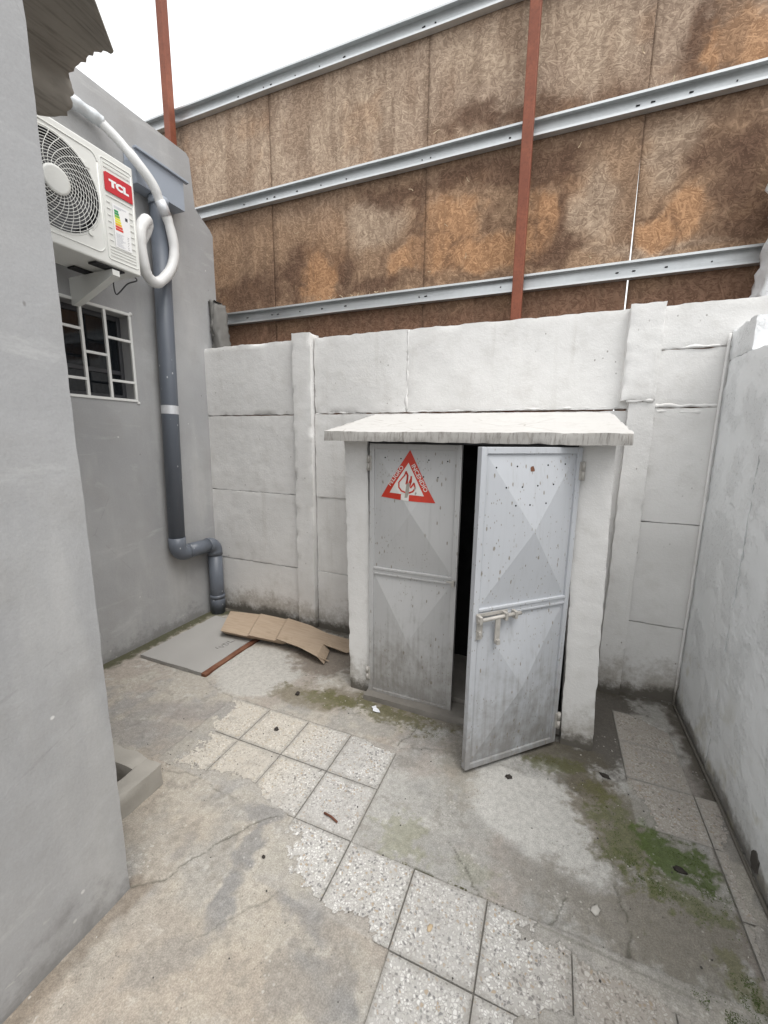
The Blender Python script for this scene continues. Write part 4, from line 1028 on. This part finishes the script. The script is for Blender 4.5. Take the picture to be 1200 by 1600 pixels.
# insulated pipe: foil wrapped along the wall, then a hanging loop back to the unit
XH = XL+.075
hp = thing('insulated_pipe', 'white wrapped refrigerant pipe looping beside the air conditioner', 'pipe', (XH, 2.1, 2.46))
bm = bmesh.new(); P = smooth_path([(XL+.04, 1.30, 3.235), (XL+.042, 1.5, 3.245), (XL+.042, 1.66, 3.258), (XL+.045, 1.80, 3.26), (XL+.05, 1.89, 3.252)], 7)
tube(bm, P, [.033*(1+.22*mnoise.noise(p*24)) for p in P], 12); obj('foil_sleeve', bm, M['foil'], hp)
bm = bmesh.new(); P = smooth_path([(XL+.05, 1.88, 3.252), (XL+.09, 1.955, 3.19), (XL+.14, 2.025, 3.105), (XL+.165, 2.105, 3.02), (XL+.165, 2.155, 2.938), (XL+.165, 2.205, 2.85), (XL+.165, 2.235, 2.71), (XL+.165, 2.21, 2.59), (XL+.165, 2.14, 2.492), (XL+.17, 2.065, 2.44), (XL+.18, 2.0, 2.465), (XL+.19, 1.972, 2.54), (XL+.19, 1.965, 2.655), (XL+.185, 1.99, 2.735), (XL+.165, 2.04, 2.79), (XL+.14, 2.065, 2.77), (XL+.13, 2.03, 2.69), (XL+.14, 1.96, 2.61), (XL+.16, 1.86, 2.57), (XL+.18, 1.79, 2.56)], 7)
tube(bm, P, [(.026+.006*min(1, i/60))*(1+.10*mnoise.noise(p*20)+.05*mnoise.noise(p*70)) for i, p in enumerate(P)], 14); obj('wrapped_pipe', bm, M['foam'], hp)
bm = bmesh.new(); tube(bm, [(XL+.165, 2.150, 2.950), (XL+.166, 2.172, 2.913), (XL+.166, 2.190, 2.878)], [.0322, .0335, .033], 14); obj('tape_band', bm, M['tape'], hp)

# ================================================================== GUTTER BOX + DOWNPIPE
gu = thing('gutter_box', 'pale grey box gutter on the grey wall above the downpipe', 'gutter', (XL, 2.25, 3.02))
y0, y1, z0, z1, x1, t = 2.045, 2.405, 3.012, 3.205, XL+.105, .004
boxo('front_panel', (x1-t, x1, y0, y1, z0, z1-.008), M['pvc_light'], gu, .001); boxo('floor_panel', (XL+.002, x1-t-.0003, y0+.001, y1-.001, z0+.0005, z0+t+.0005), M['pvc_light'], gu)
boxo('end_panel', (XL+.002, x1-t-.0003, y0+.001, y0+t, z0+t+.001, z1-.055), M['pvc_light'], gu); boxo('end_panel', (XL+.002, x1-t-.0003, y1-t, y1-.001, z0+t+.001, z1-.009), M['pvc_light'], gu)
boxo('flange', (x1-.012, x1+.018, y0-.003, y1+.035, z1-.0075, z1+.006), M['pvc_light'], gu, .002); boxo('back_panel', (XL+.0025, XL+.006, y0+.005, y1-.005, z0+t+.001, z1+.012), M['pvc_light'], gu)
dp = thing('downpipe', 'thick blue-grey plastic downpipe down the grey wall into the corner', 'drainpipe', (-2.54, 2.51, 0))
XD = XL+.075; R_ = .0555
def ptop(z): return 2.150+(z-.63)*.0285
bm = bmesh.new(); tube(bm, [(XD, ptop(3.018), 3.018), (XD, ptop(1.9), 1.9), (XD, ptop(.70), .70)], R_, 28); obj('pipe', bm, M['pvc'], dp)
def elbow(c, a, b, r, bend):
    c, a, b = Vector(c), Vector(a), Vector(b); P = []
    for k in range(9):
        t = k/8*math.pi/2; P.append(c+a*bend*(1-math.sin(t)) + b*bend*(1-math.cos(t)))
    return P
bm = bmesh.new(); P = elbow((XD, 2.152, .608), (0, 0, 1), (0, 1, 0), R_, .062); tube(bm, [(XD, 2.152, .735)]+P+[(XD, 2.235, .608)], R_+.004, 28); obj('elbow', bm, M['pvc'], dp)
bm = bmesh.new(); tube(bm, [(XD, 2.22, .608), (XD, 2.45, .604)], R_, 28); obj('pipe', bm, M['pvc'], dp)
bm = bmesh.new(); P = elbow((XD, 2.508, .604), (0, -1, 0), (0, 0, -1), R_, .062); tube(bm, [(XD, 2.43, .604)]+P+[(XD, 2.508, .51)], R_+.004, 28); obj('elbow', bm, M['pvc'], dp)
bm = bmesh.new(); tube(bm, [(XD, 2.508, .53), (XD, 2.508, -.03)], R_, 28); obj('pipe', bm, M['pvc'], dp)
bm = bmesh.new(); tube(bm, [(XD, 2.508, .035), (XD, 2.508, .125), (XD, 2.508, .13)], [R_+.004, R_+.004, R_+.001], 28); tube(bm, [(XD, 2.508, .135), (XD, 2.508, .165)], R_+.005, 28); obj('collar', bm, M['pvc'], dp)
bm = bmesh.new(); zc = 1.655; tube(bm, [(XD, ptop(zc-.028), zc-.028), (XD, ptop(zc+.030), zc+.030)], R_+.0012, 28, False); obj('tape_band', bm, M['tape'], dp)
bm = bmesh.new(); tube(bm, [(XD, ptop(2.985), 2.965), (XD, ptop(2.985), 3.011)], R_+.006, 28); obj('outlet', bm, M['pvc_light'], dp)

# ================================================================== BROKEN ROOF SHEET
bm = bmesh.new()
top = [Vector(p) for p in ((-1.76, 1.05, 3.17), (-1.745, 1.306, 3.13), (-1.80, 1.375, 3.045), (-1.835, 1.405, 3.03), (-1.875, 1.41, 3.02), (-1.93, 1.405, 3.02), (-1.985, 1.40, 3.02))]
rs2 = random.Random(3)
# one wave of the sheet: crown strip, valley strip, and a torn tongue hanging over the unit
def sheet(rows, name, par, thick=.008):
    bm = bmesh.new(); V = [[bm.verts.new(p) for p in r] for r in rows]
    for a, b in zip(V[:-1], V[1:]):
        for k in range(len(a)-1): bm.faces.new((a[k], a[k+1], b[k+1], b[k]))
    o = obj(name, bm, M['fibre'], par, True); s = o.modifiers.new('t', 'SOLIDIFY'); s.thickness = thick; s.offset = 1; return o
rs_t = thing('roof_sheet', 'broken brown fibre cement roof sheet overhanging above the air conditioner', 'roof sheet', (-2.0, 1.1, 3.05))
def at(y, u):
    # u: 0 at the outer edge, 1 at the crease, 1..1.8 hanging tongue
    ex = -1.64 + (y-1.225)*(-.835); 
    if u <= 1:
        x = ex+(-2.055+ .02*(1.33-y) - ex)*u; z = 3.0+.035*math.sin(u*3.14)-.015*u
    else:
        w = (u-1)/.8; x = -2.055+.02*(1.33-y)-.10*w+.05*math.sin(w*3.1); z = 2.985-.165*w-.02*math.sin(w*3.1)
    return Vector((x, y, z))
ends = {}
us = [i/16 for i in range(17)]+[1+.8*i/14 for i in range(1, 15)]
def yfar(u):
    if u < .5: y = 1.393-.004*(u*10 % 2)
    elif u < 1: y = 1.392-.03*(u-.5)
    else:
        w = (u-1)/.8; y = 1.392-.012*w-max(0, w-.72)*.28
        y += -.02*max(0, w-.75)*4*0
    return y+rs2.uniform(-.007, .007)+.004*math.sin(u*23)
rows = []
yf = [yfar(u) for u in us]
for j in range(25):
    rows.append([at(.74+(yf[i]-.74)*(j/24), u) for i, u in enumerate(us)])
o = sheet(rows, 'corrugated_sheet', rs_t)

# ================================================================== CARDBOARD
bm = bmesh.new()
near = [(-2.175, 2.155, .062), (-1.945, 2.170, .060), (-1.925, 2.172, .070), (-1.72, 2.195, .062), (-1.70, 2.196, .078), (-1.50, 2.170, .074), (-1.335, 2.130, .060)]
far = [(-2.40, 2.50, .035), (-2.13, 2.535, .042), (-2.11, 2.535, .050), (-1.87, 2.535, .050), (-1.845, 2.535, .060), (-1.62, 2.50, .060), (-1.43, 2.44, .058)]
rows = []
for a, b in zip(near, far):
    a, b = Vector(a), Vector(b); rows.append([a.lerp(b, k/6)+Vector((0, 0, .004*math.sin(k/6*3.14)+rt.uniform(-.001, .001))) for k in range(7)])
V = [[bm.verts.new(p) for p in r] for r in rows]
for a, b in zip(V[:-1], V[1:]):
    for k in range(6): bm.faces.new((a[k], a[k+1], b[k+1], b[k]))
# front flap tucked under, end flap, and loose flap on the ground
fl = [bm.verts.new(Vector(p)+Vector((.01*i, .05, -.045-.0*i))) for i, p in enumerate(near)]
for i in range(len(near)-1): bm.faces.new((V[i][0], V[i+1][0], fl[i+1], fl[i]))
e0 = V[-1]; e1 = [bm.verts.new(p.co+Vector((.045, .01, -.045))) for p in e0[:4]]
for k in range(3): bm.faces.new((e0[k], e1[k], e1[k+1], e0[k+1]))
f1 = [bm.verts.new(p) for p in ((-1.215, 2.315, .020), (-1.165, 2.36, .026), (-1.13, 2.42, .018), (-1.115, 2.485, .015))]
for k in range(3): bm.faces.new((e0[3+k], f1[k], f1[k+1], e0[4+k]))
o = obj('cardboard_sheet', bm, M['card']); s_ = o.modifiers.new('t', 'SOLIDIFY'); s_.thickness = .005; s_.offset = 0
tag(o, 'flattened brown cardboard box folded along creases lying at the wall foot', 'cardboard')

# ================================================================== INSPECTION COVER
cv = thing('inspection_cover', 'grey cement inspection cover with a rusty angle iron edge in the left corner', 'manhole cover', (-2.22, 2.08, 0))
rough('cover_slab', (-2.498, -1.948, 1.750, 2.428, -.018, .010), M['cover'], cv, amp=.0012, chip=.004, seed=60, big=.002, steps=(.03, .03, .014))
bm = bmesh.new(); P = lattice(1.745, 2.40, .03); prev = None
for y in P:
    w0 = -1.944+mnoise.noise(Vector((y*9, 2, 0)))*.005; w1 = -1.908+mnoise.noise(Vector((y*13, 5, 0)))*.011; z = .009+mnoise.noise(Vector((y*8, 1, 3)))*.003
    r = [bm.verts.new((w0, y, z)), bm.verts.new((w1, y, z-.002)), bm.verts.new((w1, y, -.02)), bm.verts.new((w0, y, -.02))]
    if prev:
        for k in range(4): bm.faces.new((prev[k], prev[(k+1) % 4], r[(k+1) % 4], r[k]))
    else: bm.faces.new(r)
    prev = r
bm.faces.new(prev[::-1]); obj('angle_iron', bm, M['rust'], cv)
bm = bmesh.new(); rk = random.Random(8)                  # scratched, half worn-off characters
for cy, strokes in ((2.02, [(0, 0, .004, .03)]), (2.055, [(-.016, .016, -.004, -.022), (-.004, -.022, .014, .016)]), (2.095, [(-.014, -.022, -.014, .022), (-.014, .022, .012, .008), (.012, .008, .010, -.016), (.010, -.016, -.014, -.022)]), (2.14, [(-.012, .022, -.016, -.016), (-.016, -.016, .014, -.022)])):
    for (a, b, c, d) in strokes:
        p = Vector((-2.07-b, cy+a, .0115)); q = Vector((-2.07-d, cy+c, .0115)); tube(bm, [p, q], .0022, 5)
obj('scratched_marks', bm, plain('scratched_cement', (.245, .238, .228), .9), cv)['kind'] = 'stuff'

# ================================================================== DRAIN KERB
ch = thing('drain_kerb', 'low cement kerb around an open drain pit beside the grey pier', 'drain', (-1.7, .9, 0))
rough('kerb', (-1.530, -1.445, .722, 1.058, -.03, .100), M['chamber'], ch, amp=.003, chip=.007, seed=70, big=.004, step=.02)
rough('kerb', (-2.10, -1.532, .986, 1.066, -.03, .098), M['chamber'], ch, amp=.004, chip=.009, seed=71, big=.006, step=.025)
rough('kerb', (-2.10, -1.532, .722, .792, -.03, .098), M['chamber'], ch, amp=.003, chip=.007, seed=72, big=.004, step=.03)
bm = bmesh.new()
for e in ((-2.02, -2.0, .79, .99), (-1.535, -1.531, .79, .988)): box(bm, e[0], e[1], e[2], e[3], -.45, -.031)
for e in ((.786, .79), (.986, .99)): box(bm, -2.0, -1.536, e[0], e[1], -.45, -.031)
obj('pit_lining', bm, M['dark_soil'], ch)
# ================================================================== MOSS, GRIT, LITTER
def hz(x, y):
    i = int(round((x-gx[0])/.0062)); j = int(round((y-gy[0])/.0062))
    return float(Z[min(max(j, 0), Z.shape[0]-1), min(max(i, 0), Z.shape[1]-1)])
def moss(name, spots, n, mat, seed, label):
    rm = random.Random(seed); bm = bmesh.new()
    for k in range(n):
        cx, cy, rx, ry, a = rm.choice(spots); u, v = rm.gauss(0, .48), rm.gauss(0, .48); c, s_ = math.cos(a), math.sin(a)
        x = cx+(u*rx*c-v*ry*s_); y = cy+(u*rx*s_+v*ry*c)
        if mnoise.noise(Vector((x*26, y*26, seed)))+.5*mnoise.noise(Vector((x*70, y*70, seed))) < -.02 or x > .735 or x < -2.6: continue
        r = rm.uniform(.001, .0033); z = hz(x, y)
        if z < -.01: z = .001
        q = [bm.verts.new((x+r*math.cos(t), y+r*math.sin(t), z-.0015)) for t in (rm.uniform(0, 2), rm.uniform(2.2, 3.6), rm.uniform(4, 6))]; tp = bm.verts.new((x+rm.uniform(-r, r)*.5, y+rm.uniform(-r, r)*.5, z+r*rm.uniform(.5, 1.3)))
        for i in range(3): bm.faces.new((q[i], q[(i+1) % 3], tp))
    o = obj(name, bm, mat); o['kind'] = 'stuff'; o['label'] = label; o['category'] = 'moss'
moss('moss', [(.36, 1.55, .09, .17, .25), (.38, 1.45, .10, .07, -.5), (.54, 1.58, .12, .07, -.5), (.60, 1.47, .07, .09, 0), (.46, 1.40, .16, .04, -.3), (.61, 1.18, .04, .07, 0), (.54, 1.10, .08, .03, -.3)], 7500, M['moss'], 3, 'bright green moss on the damp floor by the right wall')
moss('dull_moss', [(-.78, 1.87, .34, .06, -.05), (-.5, 1.8, .10, .06, .3), (.10, 1.86, .14, .03, .1), (.28, 1.72, .06, .1, .2), (-2.55, 2.0, .03, .45, 0), (-2.5, 2.4, .06, .08, 0), (-.2, 1.146, .25, .006, -.02), (-1.25, 2.5, .12, .06, 0)], 4200, M['moss_dull'], 9, 'dull olive moss along the cabinet foot and the floor joints')
def grit(name, n, mat, seed, lab, r0, r1):
    rm = random.Random(seed); bm = bmesh.new()
    for k in range(n):
        x, y = rm.uniform(-2.55, .72), rm.uniform(.35, 2.55)
        if x < XP+.02 and y < 1.1: continue
        if rm.random() < .4: x, y = rm.choice([(rm.gauss(.45, .2), rm.gauss(1.35, .3)), (rm.gauss(-2.3, .25), rm.gauss(2.42, .06)), (rm.gauss(-.5, .6), rm.gauss(1.85, .08)), (rm.gauss(-1.5, .2), rm.gauss(1.15, .1))])
        if x > .735 or x < -2.6 or y > 2.58: continue
        z = max(hz(x, y), .0); r = rm.uniform(r0, r1)
        mtx = Matrix.Translation((x, y, z+r*.3)) @ Matrix.Rotation(rm.uniform(0, 6), 4, 'Z') @ Matrix.Diagonal((r, r*rm.uniform(.5, 1), r*.6, 1))
        bmesh.ops.create_icosphere(bm, subdivisions=1, radius=1, matrix=mtx)
    o = obj(name, bm, mat); o['kind'] = 'stuff'; o['label'] = lab; o['category'] = 'grit'
grit('pale_grit', 190, M['grit'], 5, 'tiny pale crumbs of mortar scattered over the floor', .0015, .004)
grit('dark_grit', 230, M['darkgrit'], 6, 'tiny dark crumbs of dirt scattered over the floor', .0015, .0042)
GRP = {'dirt_lump': 'small dark lumps on the floor', 'dry_leaf': 'dark leaf bits on the floor', 'mortar_chip': 'small chips on the floor'}
def bit(name, x, y, r, n, mat, lab, cat, seed, flat=.35, st=1.0, rot=0.0):
    bm = bmesh.new(); bmesh.ops.create_icosphere(bm, subdivisions=2, radius=1)
    for v in bm.verts:
        k = 1+.55*mnoise.noise(v.co*1.9+Vector((seed, 0, 0))); v.co = Vector((v.co.x*r*k*st, v.co.y*r*k, v.co.z*r*flat*k))
    z = max(hz(x, y), .0); bmesh.ops.transform(bm, matrix=Matrix.Translation((x, y, z+r*flat*.6)) @ Matrix.Rotation(rot, 4, 'Z'), verts=bm.verts)
    tag(obj(name, bm, mat, None, True), lab, cat, GRP.get(name))
bm = bmesh.new(); rp = random.Random(12)
P = [(-.826, 1.872), (-.806, 1.888), (-.797, 1.872), (-.780, 1.868), (-.766, 1.852), (-.785, 1.842), (-.806, 1.846), (-.812, 1.856)]
f = bm.faces.new([bm.verts.new((x, y, .006+rp.uniform(0, .012))) for x, y in P]); bmesh.ops.triangulate(bm, faces=[f]); o = obj('paper_scrap', bm, M['paper']); s_ = o.modifiers.new('t', 'SOLIDIFY'); s_.thickness = .001
tag(o, 'torn scrap of white paper on the mossy floor before the closed door', 'paper')
bit('dirt_lump', -1.274, 1.815, .013, 0, M['leaf'], 'small black lump on the floor between cardboard and tiles', 'dirt', 2, .7)
bit('dirt_lump', -1.206, 1.525, .011, 0, M['leaf'], 'small black lump lying on a pebbled tile left of the cabinet', 'dirt', 4, .7)
bit('dry_leaf', -.072, 1.682, .013, 0, M['leaf'], 'curled black leaf on the floor under the open door', 'leaf', 6, .3, 1.3, .2)
bit('dry_leaf', .325, 1.859, .013, 0, M['leaf'], 'dark leaf bit on damp floor right of the cabinet pillar', 'leaf', 8, .3, 1.7, -.3)
bit('mortar_chip', .238, 1.247, .013, 0, M['grit'], 'pale mortar chip on the stained floor at lower right', 'stone', 10, .4, 1.4, 1.2)
bit('dirt_lump', .525, 1.50, .012, 0, M['leaf'], 'dark lump lying in the green moss by the right wall', 'dirt', 12, .5, 1.6, -.4)
bit('dirt_lump', -.845, .97, .006, 0, M['leaf'], 'tiny dark speck on the beige concrete in the foreground', 'dirt', 14, .6, 1.2, 0)
bit('mortar_chip', -.237, .995, .007, 0, M['strand'], 'small brown chip stuck on the foreground terrazzo tile', 'stone', 16, .4, 1.6, 1.3)
bit('rubble', -1.62, 1.10, .022, 0, M['chamber'], 'crumb of cement rubble behind the drain kerb', 'rubble', 18, .5, 1.3, .4)
bm = bmesh.new(); tube(bm, [(-.735, 1.205, .006), (-.70, 1.200, .007), (-.668, 1.190, .005)], .0042, 6); tag(obj('rusty_nail', bm, M['twig']), 'rusty brown stick lying on a terrazzo tile', 'stick')
